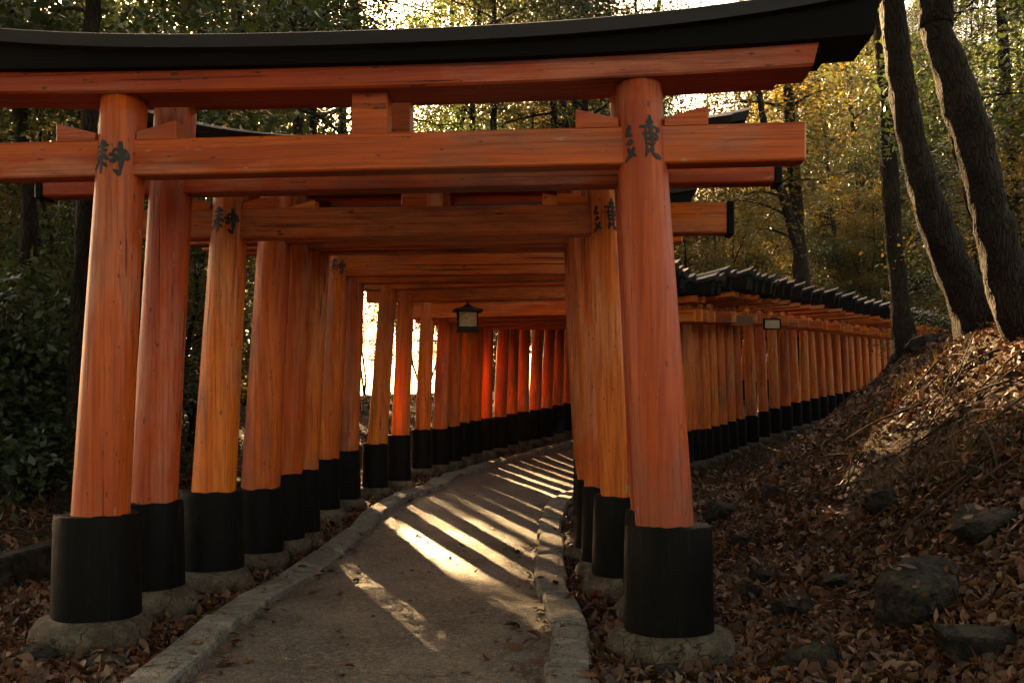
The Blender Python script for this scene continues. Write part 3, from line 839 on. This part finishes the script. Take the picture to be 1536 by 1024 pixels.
def scatter(n, dens):
    """random ground points, thicker where they are near the camera and where dens says so"""
    d = 3.6 * (26 / 3.6) ** rng.random(n); px = rng.uniform(-60, 1600, n)
    X = (px - CXP) * d / F_PX; k = dens(X, d) > rng.random(n); return X[k], d[k]
def d_side(x, y):
    dR = (x - fR(y)) * cosR(y); dL = (fL(y) - x) * cosL(y)
    a = np.where((x > KR(y) + .12) | (x < KL(y) - .12), 1.0, 0.0)
    return a * np.clip(np.where(dR > 1.4, .98, .74) + 1.3 * vnoise(x * 1.1, y * 1.1) + .7 * vnoise(x * 3.1 + 7, y * 3.1), .10, 1)
X, Y = scatter(190000, d_side)
Z = gz(X, Y)
OR = np.array(ON_ROCK); X = np.r_[X, OR[:, 0]]; Y = np.r_[Y, OR[:, 1]]; Z = np.r_[Z, OR[:, 2]]
litter('leaves', X, Y, Z, .056, .022, 5)
def d_path(x, y):
    e = np.minimum(x - KL(y) - .13, KR(y) - .13 - x)
    return np.where(e > 0, .035 + .75 * np.exp(-e / .09) * np.clip(.5 + 1.4 * vnoise(x * 2, y * 2), 0, 1) + .0 * e, np.where(e > -.26, .06, 0))
X, Y = scatter(26000, d_path)
onk = np.minimum(X - KL(Y) - .13, KR(Y) - .13 - X) < 0
litter('path_leaves', X, Y, pz(X, Y) + np.where(onk, .072, .016), .062, .006, 9, tilt=.28)

# ------------------------------------------------------------------ trees
def leaf_cloud(name, centres, per, spread, size, mat, parent, seed, flat=.6):
    r = np.random.default_rng(seed)
    C = np.repeat(np.asarray(centres, float), per, 0); n = len(C)
    off = r.normal(size=(n, 3)) * np.asarray(spread)[None, :] if np.ndim(spread) else r.normal(size=(n, 3)) * spread
    off[:, 2] *= flat
    P0 = C + off
    a = r.normal(size=(n, 3)); a[:, 2] = a[:, 2] * .55 - .25; a /= np.linalg.norm(a, axis=1)[:, None]
    b = np.cross(a, r.normal(size=(n, 3)) * np.array([.5, .5, .5]) + np.array([0, 0, 1.0])); b /= np.linalg.norm(b, axis=1)[:, None] + 1e-9
    L = size * r.uniform(.6, 1.35, n)[:, None]
    nrm = np.cross(a, b)
    v0 = P0 - a * L * .5; v2 = P0 + a * L * .5 - nrm * L * .10
    v1 = P0 + b * L * .27 + nrm * L * .06; v3 = P0 - b * L * .27 + nrm * L * .06
    V = np.stack([v0, v1, v2, v3], 1).reshape(-1, 3)
    Qd = np.arange(n * 4).reshape(-1, 4)
    return fast_mesh(name, V, Qd, M[mat], parent)

def grow(seed, H, r0, first, nl, limb, droop=.0, bend=.5, sub=4, up=.5, stems=1):
    """trunk with limbs and twigs; returns the wood and the points where leaves sit"""
    r = np.random.default_rng(seed); mb = MB(); tips = []
    for st in range(stems):
        a0 = r.uniform(0, 6.28); n = 12
        t = np.linspace(0, 1, n)
        bx = bend * np.cumsum(r.normal(0, .12, n)) + (stems > 1) * math.cos(a0) * t * H * .28
        by = bend * np.cumsum(r.normal(0, .12, n)) + (stems > 1) * math.sin(a0) * t * H * .28
        bx -= bx[0]; by -= by[0]
        tr = np.stack([bx, by, t * H], -1); rad = r0 * (1 - t * .80) * (1 + .5 * np.exp(-t * 22))
        tube(mb, tr, rad, 10, .05)
        for j in range(nl):
            q = first + (1 - first) * (j + r.uniform(0, 1)) / nl * .97
            p = np.array([np.interp(q, t, tr[:, k]) for k in range(3)])
            az = r.uniform(0, 6.28); L = limb * (1.15 - .75 * q) * r.uniform(.6, 1.2)
            m = 6; s = np.linspace(0, 1, m)
            el = up * r.uniform(.3, 1.2)
            dx = np.array([math.cos(az), math.sin(az)])
            cur = r.normal(0, .18)
            lp = np.stack([p[0] + L * s * (dx[0] - dx[1] * cur * s), p[1] + L * s * (dx[1] + dx[0] * cur * s), p[2] + L * (el * s - (droop + .25) * s * s)], -1)
            rb_ = float(np.interp(q, t, rad)) * .42
            tube(mb, lp, rb_ * (1 - s * .85) + .004, 6, 0)
            for k in range(sub):
                f = r.uniform(.35, 1.0); b0 = np.array([np.interp(f, s, lp[:, c]) for c in range(3)])
                aa = az + r.normal(0, .9); l2 = L * r.uniform(.18, .42)
                e = b0 + np.array([math.cos(aa) * l2, math.sin(aa) * l2, l2 * r.uniform(-.25, .45)])
                mid = (b0 + e) / 2 + np.array([0, 0, l2 * .08])
                tube(mb, [b0, mid, e], [rb_ * .3 + .003, rb_ * .2 + .003, .003], 4, 0, False)
                tips += [e, mid * .4 + e * .6]
            tips.append(lp[-1])
    return mb, np.array(tips)

PROTO = {}
def proto(kind, seed, H, r0, first, nl, limb, per, spread, size, mat, stems=1, sub=4, droop=.1, bend=.5, up=.5):
    root = empty(kind, (0, 0, 0))
    mb, tips = grow(seed, H, r0, first, nl, limb, droop, bend, sub, up, stems)
    w = mb.build('trunk', M['bark'], root, True)
    c = leaf_cloud('crown', tips, per, spread, size, mat, root, seed + 1)
    return root
def copy_tree(o):
    c = o.copy(); COL.objects.link(c)
    for k in ('label', 'group'):
        if k in c: del c[k]
    for ch in o.children:
        d = ch.copy(); COL.objects.link(d); d.parent = c
    return c
KIND = {
 'tall_dark': lambda s: proto('forest_tree', s, 13, .17, .16, 26, 3.0, 66, .36, .105, 'leaf_dark', 1, 4, .15, .45, .45),
 'tall_mid': lambda s: proto('forest_tree', s, 14, .15, .20, 24, 2.8, 60, .38, .105, 'leaf_mid', 1, 4, .1, .5, .55),
 'tall_gold': lambda s: proto('forest_tree', s, 12, .12, .16, 24, 2.6, 60, .38, .105, 'leaf_gold', 1, 4, .1, .6, .5),
 'under_dark': lambda s: proto('understorey_tree', s, 5.2, .045, .12, 13, 1.5, 58, .24, .078, 'leaf_dark', 2, 4, .2, .5, .5),
 'under_mid': lambda s: proto('understorey_tree', s, 6.0, .05, .15, 14, 1.7, 58, .26, .078, 'leaf_mid', 2, 4, .15, .6, .5),
 'under_gold': lambda s: proto('understorey_tree', s, 6.0, .045, .15, 14, 1.7, 56, .26, .078, 'leaf_gold', 2, 4, .15, .6, .5),
 'bush': lambda s: proto('bush', s, 1.5, .022, .08, 8, .75, 40, .16, .075, 'leaf_dark', 4, 3, .2, .4, .6),
 'tall_top': lambda s: proto('forest_tree', s, 16, .14, .42, 24, 3.2, 62, .38, .105, 'leaf_dark', 1, 4, .1, .5, .45),
 'pole': lambda s: proto('forest_tree', s, 15, .14, .45, 16, 2.4, 50, .38, .105, 'leaf_mid', 1, 4, .1, .5, .55),
}
CAT = {'forest_tree': 'tree', 'understorey_tree': 'tree', 'bush': 'bush'}
used = {}
def place(kind, var, x, y, sc, rz, label, group):
    key = (kind, var)
    if key not in PROTO: PROTO[key] = KIND[kind](300 + 17 * var + 101 * list(KIND).index(kind)); o = PROTO[key]
    else: o = copy_tree(PROTO[key])
    o.location = (x, y, float(gz(x, y)) - .05); o.rotation_euler = (R(random.uniform(-4, 4)), R(random.uniform(-4, 4)), rz); o.scale = (sc, sc, sc * random.uniform(.92, 1.1))
    nm = o.name.split('.')[0]
    tag(o, label, CAT[nm], group); return o

SUN_AZ = R(-19.5); SUN_EL = R(22.5)
def in_sun_lane(x, y, w):
    if y > 46: return False
    return abs(x - (-.05 + math.tan(SUN_AZ) * (y - 9))) < w or abs(x - (4.2 + math.tan(SUN_AZ) * (y - 9.5))) < 1.9
def clear_rows(x, y, m):
    return (x - float(fR(y))) * float(cosR(y)) > m or (float(fL(y)) - x) * float(cosL(y)) > m
placed = []
def zone(kind_list, n, xr, yr, side, label, group, mind=1.5, lane=2.0, sc=(.8, 1.25), rowgap=2.0, seed=1, pxr=None):
    r = random.Random(seed); c = 0; tries = 0
    while c < n and tries < 6000:
        tries += 1
        x = r.uniform(*xr); y = r.uniform(*yr)
        if pxr:
            px = r.uniform(*pxr); x = (px - CXP) * y / F_PX
        dL = (float(fL(y)) - x) * float(cosL(y)); dR = (x - float(fR(y))) * float(cosR(y))
        if y < 46 and side < 0 and dL < rowgap: continue
        if y < 46 and side > 0 and dR < rowgap: continue
        if lane and in_sun_lane(x, y, lane): continue
        k = r.choice(kind_list); vx = CXP + x * F_PX / y; mg = (.25 if k in ('pole', 'tall_top') else 1.9) * F_PX / y
        if side < 0 and y > 12.5 and 535 - mg < vx < 640 + mg: continue       # the bright opening between the left pillars
        if any((x - a) ** 2 + (y - b) ** 2 < mind * mind for a, b in placed): continue
        placed.append((x, y))
        place(k, r.randrange(2), x, y, r.uniform(*sc), r.uniform(0, 6.28), label[0] if k.startswith('tall') or k == 'pole' else label[1], group)
        c += 1
    return c

# trunks traced where they stand: list of (px, py, width px) at a depth
def traced(name, d, P, label, crown=None, seed=1, lean_d=0.0, fork=None, limbs=0, cat='tree'):
    bx, bz = None, None
    pts3 = []; rad = []
    for j, (px, py, w) in enumerate(P):
        dd = d + lean_d * j
        pts3.append(((px - CXP) * dd / F_PX, dd, EYE - (py - HOR) * dd / F_PX)); rad.append(w / 2 * dd / F_PX)
    base = pts3[0]; gzv = float(gz(base[0], base[1]))
    if gzv < base[2] - .02: pts3.insert(0, (base[0], base[1], gzv - .1)); rad.insert(0, rad[0] * 1.15)
    else: pts3[0] = (base[0], base[1], gzv - .15)
    rad[0] *= 1.25
    A = np.array(pts3); cum = np.r_[0, np.cumsum(np.linalg.norm(np.diff(A, axis=0), axis=1))]
    tt = np.linspace(0, cum[-1], 70)
    S = np.stack([np.interp(tt, cum, A[:, c]) for c in range(3)], -1)
    for _ in range(9): S[1:-1] = (S[:-2] + 2 * S[1:-1] + S[2:]) / 4
    rr_ = np.interp(tt, cum, rad) * (1 + .8 * np.exp(-tt / .20))
    root = empty(name, tuple(S[0])); O = S[0]
    r0_ = np.random.default_rng(seed + 50); S[1:-1] += np.cumsum(r0_.normal(0, .006, (68, 3)), 0) * np.sin(np.linspace(0, 3.14, 68))[:, None]
    mb = MB(); tube(mb, S - O, rr_ * (1 + .05 * np.sin(tt * 3.1 + seed) + .03 * r0_.normal(size=70)), 26, .09)
    tips = []; r = np.random.default_rng(seed)
    if fork:
        i0, dirv, L, w = fork
        p = S[int(i0 * 69)]; s = np.linspace(0, 1, 10)
        fp = p + np.outer(s, np.array(dirv) * L) + np.outer(np.sin(s * 3), [.06, .05, 0])
        tube(mb, fp - O, w * (1 - .35 * s), 12, .05); tips += list(fp[6:])
    for q in range(limbs):
        f = r.uniform(.70 if crown and crown[1] > 300 else .5, 1.0); p = S[int(f * 69)]; az = r.uniform(0, 6.28); L = r.uniform(.8, 2.0)
        s = np.linspace(0, 1, 7)
        lp = np.stack([p[0] + math.cos(az) * L * s, p[1] + math.sin(az) * L * s, p[2] + L * (.55 * s - .35 * s * s)], -1) + np.outer(s, r.normal(0, .1, 3))
        tube(mb, lp - O, float(rr_[int(f * 69)]) * .3 * (1 - .85 * s) + .004, 6)
        for k in range(4):
            e = lp[r.integers(3, 7)] + r.normal(0, .3, 3); tips.append(e)
            tube(mb, [lp[4] - O, e - O], [.008, .004], 4, 0, False)
        tips.append(lp[-1])
    mb.build('trunk', M['bark'], root, True)
    if crown and tips:
        leaf_cloud('crown', np.array(tips) - O, crown[1], crown[2], crown[3], crown[0], root, seed + 5)
    tag(root, label, cat); placed.append((base[0], base[1])); return root

traced('forest_tree', 9.3, [(1490, 545, 64), (1440, 430, 52), (1402, 340, 47), (1370, 230, 42), (1347, 110, 37), (1336, 0, 35), (1325, -220, 38), (1330, -460, 30), (1325, -700, 20)],
       'big dark trunk leaning left, the left one of the two large trees on the bank', ('leaf_dark', 420, .42, .09), 11, limbs=9)
traced('forest_tree', 8.2, [(1580, 620, 78), (1540, 520, 66), (1506, 410, 58), (1480, 300, 55), (1452, 190, 56), (1418, 90, 44), (1392, 0, 38), (1360, -200, 40), (1340, -450, 30), (1330, -650, 20)],
       'forked big trunk at the right edge of the bank', ('leaf_dark', 420, .42, .09), 12, fork=(.44, (-.01, .05, 1.0), 2.6, .14), limbs=9)
traced('forest_tree', 12.4, [(1362, 545, 30), (1350, 460, 26), (1338, 360, 25), (1330, 250, 24), (1322, 120, 22), (1310, -30, 20), (1300, -250, 14), (1300, -400, 8)],
       'slim reddish trunk rising from the foot of the bank beside the outer row', ('leaf_mid', 170, .32, .075), 13, limbs=12)
traced('forest_tree', 10.2, [(1560, 560, 22), (1500, 440, 18), (1462, 330, 16), (1430, 220, 13), (1405, 110, 11), (1395, 0, 9), (1385, -160, 6)],
       'thin bent stem between the two big right trunks', ('leaf_dark', 130, .3, .075), 14, limbs=10)
traced('forest_tree', 27.0, [(1206, 455, 24), (1200, 370, 20), (1194, 280, 19), (1186, 180, 17), (1180, 60, 15), (1178, -80, 10)],
       'straight trunk of the hazy pair behind the stepped roofs', ('leaf_gold', 60, .5, .15), 15, limbs=12)
traced('forest_tree', 26.4, [(1204, 400, 18), (1192, 350, 15), (1178, 300, 14), (1163, 262, 13), (1150, 210, 11), (1135, 120, 8)],
       'leaning trunk of the hazy pair behind the stepped roofs', ('leaf_gold', 60, .5, .15), 16, limbs=10)
traced('forest_tree', 9.2, [(110, 705, 34), (114, 600, 28), (120, 470, 26), (127, 330, 25), (134, 200, 24), (140, 60, 22), (140, -150, 18), (140, -420, 12)],
       'straight trunk close behind the left front pillar', ('leaf_dark', 170, .4, .12), 17, limbs=9)
traced('forest_tree', 10.5, [(8, 640, 32), (22, 520, 27), (36, 420, 25), (40, 320, 23), (28, 200, 20), (20, 60, 18), (10, -150, 14), (5, -350, 9)],
       'dark curved trunk at the left edge of the forest', ('leaf_dark', 200, .42, .11), 18, limbs=12)
traced('sapling', 12.5, [(256, 655, 11), (268, 630, 9), (276, 580, 8), (282, 520, 7), (294, 460, 6), (300, 400, 5), (310, 330, 4)],
       'thin bent sapling in the gap behind the second left pillar', ('leaf_mid', 36, .25, .08), 19, limbs=9)


GB = 'trees of the surrounding forest'
L_T = ('dark evergreen forest tree in the shade left of the tunnel', 'leafy understorey tree in the shade left of the tunnel')
zone(['under_dark', 'under_mid', 'under_mid', 'under_gold'], 11, (0, 0), (8.5, 17), -1, L_T, GB, 1.1, 1.5, (.65, 1.0), 2.9, 1, (-60, 430))
zone(['tall_dark', 'pole', 'tall_dark'], 7, (0, 0), (11, 21), -1, L_T, GB, 1.8, 2.4, (.8, 1.1), 3.0, 2, (-100, 400))
L_F = ('backlit forest tree seen above and between the gates, beyond the bend', 'backlit understorey tree seen between the left pillars, beyond the bend')
zone(['tall_mid', 'pole', 'tall_dark', 'pole', 'tall_gold'], 20, (0, 0), (21, 50), -1, L_F, GB, 2.3, 2.6, (.85, 1.2), 3.0, 3, (-60, 1000))
zone(['under_mid', 'under_gold'], 9, (0, 0), (19, 34), -1, L_F, GB, 1.6, 2.2, (.8, 1.2), 2.6, 4, (-60, 900))
zone(['pole', 'tall_top', 'tall_top'], 22, (0, 0), (20, 34), -1, L_F, GB, 1.2, .45, (.95, 1.25), 2.2, 13, (330, 960))
zone(['tall_top'], 4, (0, 0), (12, 19), -1, L_F, GB, 1.5, .45, (.8, .95), 2.2, 14, (330, 640))
L_H = ('hazy sunlit tree behind the stepped roofs at right', 'golden understorey tree behind the stepped roofs at right')
zone(['tall_gold', 'tall_mid', 'tall_gold'], 9, (0, 0), (30, 62), -1, L_H, GB, 2.4, 0, (.85, 1.15), 3.0, 5, (1000, 1400))
zone(['under_gold', 'under_mid'], 9, (0, 0), (28, 46), -1, L_H, GB, 1.8, 0, (.9, 1.3), 2.5, 6, (1020, 1400))
L_R = ('dark forest tree on the bank behind the two big right trunks', 'leafy understorey tree on the bank behind the two big right trunks')
zone(['pole', 'tall_top', 'tall_dark'], 9, (0, 0), (14, 34), 1, L_R, GB, 1.8, 0, (.8, 1.1), 4.2, 7, (1400, 1700))
zone(['under_dark', 'under_mid', 'under_gold'], 11, (0, 0), (12, 22), 1, L_R, GB, 1.2, 0, (.65, 1.0), 4.6, 8, (1470, 1700))
L_B = ('far forest tree closing the view behind the nearer trees', 'far understorey tree closing the view behind the nearer trees')
zone(['tall_dark', 'tall_mid', 'tall_dark', 'tall_gold'], 44, (0, 0), (52, 105), -1, L_B, GB, 3.2, 0, (1.2, 1.7), 3.0, 21, (-150, 1020))
zone(['tall_dark', 'tall_mid', 'under_dark', 'under_mid'], 22, (0, 0), (24, 70), 1, L_B, GB, 2.2, 0, (.9, 1.4), 3.0, 22, (1380, 1760))
zone(['under_mid', 'tall_mid', 'under_gold'], 6, (0, 0), (34, 60), -1, L_H, GB, 1.5, 0, (1.1, 1.5), 2.5, 24, (1170, 1360))
zone(['under_mid', 'tall_dark', 'tall_mid', 'under_dark'], 16, (0, 0), (30, 80), 1, L_H, GB, 1.5, 0, (1.1, 1.5), 3.0, 25, (1180, 1420))
zone(['under_mid', 'under_dark', 'under_gold', 'under_mid'], 26, (0, 0), (42, 75), 1, L_B, GB, 1.6, 0, (.9, 1.5), 3.0, 31, (1120, 1420))
zone(['under_mid', 'under_dark', 'tall_dark', 'tall_mid'], 26, (0, 0), (47, 80), 1, L_B, GB, 1.3, 0, (.9, 1.3), 3.0, 34, (1170, 1350))
zone(['tall_dark', 'tall_mid', 'tall_dark'], 12, (0, 0), (44, 85), 1, L_B, GB, 2.0, 0, (.9, 1.4), 3.0, 32, (1260, 1450))
zone(['tall_dark', 'tall_mid', 'tall_top'], 14, (0, 0), (30, 60), -1, L_B, GB, 1.8, .45, (1.1, 1.5), 3.0, 33, (480, 900))
# unseen trees added beside and behind the camera to cut frontal sky light
L_S = ('unseen forest tree added for shade beside the path', 'unseen understorey tree added for shade beside the path')
for i, (x, y, k) in enumerate([(-7, 3.5, 'tall_dark'), (-9.5, 6, 'tall_dark'), (-6.8, -1.5, 'tall_dark'), (-8, -5.5, 'tall_dark'), (-7.2, -10, 'tall_mid'), (-7.5, -15, 'tall_dark'), (-8, -20, 'tall_dark'),
    (-11, -1, 'tall_dark'), (-5.6, -3.6, 'under_dark'), (-5.8, -8, 'under_dark'), (7.4, 4.2, 'tall_top'), (-5, 1.2, 'tall_top'), (5, .2, 'tall_top'), (-4.8, -4, 'tall_top'), (5, -5.5, 'tall_top'), (4.6, -10, 'tall_top'), (-4.6, -10.5, 'tall_top'), (0.4, -3.0, 'tall_top'), (-2.2, -1.6, 'tall_top'), (2.6, -6.2, 'tall_top'), (-2.1, -7.2, 'tall_top'), (1, -9.5, 'tall_top'), (3.0, -1.2, 'tall_top'), (-3.6, 1.6, 'tall_top'), (2.9, 2.0, 'tall_top'), (8, -2.5, 'tall_mid'), (7.6, -9, 'tall_dark'), (7.5, -15, 'tall_dark'), (8.4, -21, 'tall_dark')]):
    place(k, i % 2, x, y, 1.1, i * 1.3, L_S[k.startswith('under')], 'unseen trees added for shade around the camera')
for (px, d, k) in ((632, 38, 'under_mid'), (584, 52, 'tall_gold'), (548, 34, 'under_gold'), (604, 60, 'tall_mid')):
    place(k, 1, (px - CXP) * d / F_PX, d, .95, px * 1.0, L_F[0] if k.startswith('tall') else L_F[1], GB)
for (px, d) in ((528, 21), (668, 33), (600, 46)):
    place('tall_top', px % 2, (px - CXP) * d / F_PX, d, .95, px * 1.0, 'high crowned slender tree beyond the left row, near the bright opening', GB)
# bushes
BU = [(40, 640, 1.0), (90, 600, .9), (10, 560, 1.3), (60, 520, 1.4), (-30, 640, 1.2), (175, 560, .8)]
for i, (px, py, sc) in enumerate(BU):
    d = 9.5 + (i % 4) * 1.3; x = (px - CXP) * d / F_PX
    place('bush', i % 2, x, d, sc * 1.1, random.uniform(0, 6), 'low dark leafy bush in the undergrowth left of the front pillar', 'bushes left of the tunnel')

# ------------------------------------------------------------------ twigs, roots and dry ferns on the bank
mb = MB(); r = np.random.default_rng(44)
def twig(px, py, L, rad, up):
    x, y, z = at_px(px, py, 30)
    az = r.uniform(0, 6.28); s = np.linspace(0, 1, 7); c = r.normal(0, .35)
    X = x + L * s * math.cos(az) - c * L * s * s * math.sin(az); Y = y + L * s * math.sin(az) + c * L * s * s * math.cos(az)
    Zg = gz(X, Y); Zt = Zg + .012 + up * L * np.sin(s * 2.2) * r.uniform(.2, 1)
    tube(mb, np.stack([X, Y, Zt], -1), rad * (1 - .7 * s) + .0015, 5, 0)
for _ in range(85): twig(r.uniform(1180, 1530), r.uniform(520, 760), r.uniform(.25, .9), r.uniform(.004, .012), .22)
for _ in range(60): twig(r.uniform(1080, 1530), r.uniform(720, 1000), r.uniform(.15, .5), r.uniform(.003, .008), .08)
for _ in range(50): twig(r.uniform(0, 120), r.uniform(700, 1000), r.uniform(.2, .6), r.uniform(.003, .010), .08)
tag(mb.build('twigs', M['twig'], None, True), kind='stuff')
# dry grass tufts
V = []; Fq = []; n = 0
for (cx_, cy_) in [(1460, 690), (1420, 705), (1440, 670), (1490, 660), (1500, 690), (1330, 600), (1300, 640), (1390, 560), (1450, 600), (1350, 720), (1480, 640), (1270, 700)]:
    x0, y0, _ = at_px(cx_, cy_, 30)
    for b in range(46):
        x = x0 + r.normal(0, .16); y = y0 + r.normal(0, .16); z = float(gz(x, y)); az = r.uniform(0, 6.28); L = r.uniform(.10, .30); w = .0035
        ex, ey = math.cos(az), math.sin(az); q = r.uniform(.3, 1.0)
        for k, s in enumerate((0, .5, 1)):
            px_, py_, pz_ = x + ex * L * q * s ** 1.6, y + ey * L * q * s ** 1.6, z - .01 + L * (1.05 * s - .45 * q * s * s)
            V += [(px_ - ey * w * (1 - s * .8), py_ + ex * w * (1 - s * .8), pz_), (px_ + ey * w * (1 - s * .8), py_ - ex * w * (1 - s * .8), pz_)]
        Fq += [(n, n + 1, n + 3, n + 2), (n + 2, n + 3, n + 5, n + 4)]; n += 6
M['drygrass'] = leaf_mat('dry_grass', [(.06, .042, .018), (.10, .065, .027), (.045, .038, .014), (.12, .08, .03)], .35, .6, .3)
tag(fast_mesh('grass', V, Fq, M['drygrass']), kind='stuff')

# ------------------------------------------------------------------ air
mb = MB()
def hz():
    x0, x1, y0, y1, z0, z1 = -95, 100, -30, 165, -4, 75
    V = [(x, y, z) for x in (x0, x1) for y in (y0, y1) for z in (z0, z1)]
    mb.add(V, [(0, 1, 3, 2), (4, 6, 7, 5), (0, 4, 5, 1), (2, 3, 7, 6), (0, 2, 6, 4), (1, 5, 7, 3)])
HAZE = 0.00009
if HAZE > 0:
    hz(); k = NT('haze_air')
    pv = k.n('ShaderNodeVolumePrincipled'); pv.inputs['Density'].default_value = HAZE
    pv.inputs['Color'].default_value = (1.0, .95, .88, 1); pv.inputs['Anisotropy'].default_value = .6
    k.l(pv.outputs[0], k.out.inputs['Volume'])
    tag(mb.build('haze', k.m), kind='stuff')

# ------------------------------------------------------------------ sky, sun, camera
w = bpy.data.worlds.new('World'); SC.world = w; w.use_nodes = True
nt = w.node_tree; bg = nt.nodes['Background']
sky = nt.nodes.new('ShaderNodeTexSky'); sky.sky_type = 'NISHITA'; sky.sun_disc = False
sky.sun_elevation = SUN_EL; sky.sun_rotation = SUN_AZ; sky.air_density = 1.0; sky.dust_density = 2.5; sky.ozone_density = 1.0
wm = nt.nodes.new('ShaderNodeMix'); wm.data_type = 'RGBA'; wm.blend_type = 'MULTIPLY'; wm.inputs[0].default_value = 1.0
nt.links.new(sky.outputs[0], wm.inputs[6]); wm.inputs[7].default_value = (1.0, .70, .44, 1)     # thin warm evening veil over the whole sky
nt.links.new(wm.outputs[2], bg.inputs[0]); bg.inputs[1].default_value = .05

sun = bpy.data.lights.new('sun', 'SUN'); sun.energy = 4.4; sun.angle = R(.6); sun.color = (1.0, .64, .29)
so = bpy.data.objects.new('sun', sun); COL.objects.link(so)
from mathutils import Vector
dirv = Vector((math.sin(SUN_AZ) * math.cos(SUN_EL), math.cos(SUN_AZ) * math.cos(SUN_EL), math.sin(SUN_EL)))
so.rotation_euler = dirv.to_track_quat('Z', 'Y').to_euler()
so.location = dirv * 60

cam = bpy.data.cameras.new('camera'); co = bpy.data.objects.new('camera', cam); COL.objects.link(co)
co.location = (0, 0, EYE); co.rotation_euler = (R(90), 0, 0)
cam.sensor_width = 36; cam.lens = F_PX / 1536 * 36; cam.shift_y = (HOR - 512) / 1536; cam.clip_end = 600
SC.camera = co
SC.view_settings.view_transform = 'Standard'; SC.view_settings.look = 'None'; SC.view_settings.gamma = 1.0
SC.view_settings.exposure = 4.65
SC.render.engine = 'CYCLES'
c = SC.cycles
c.use_denoising = True
c.max_bounces = 8; c.diffuse_bounces = 4; c.glossy_bounces = 3; c.transmission_bounces = 3; c.volume_bounces = 0; c.transparent_max_bounces = 4
c.sample_clamp_indirect = 6.0; c.caustics_reflective = False; c.caustics_refractive = False
c.use_adaptive_sampling = False
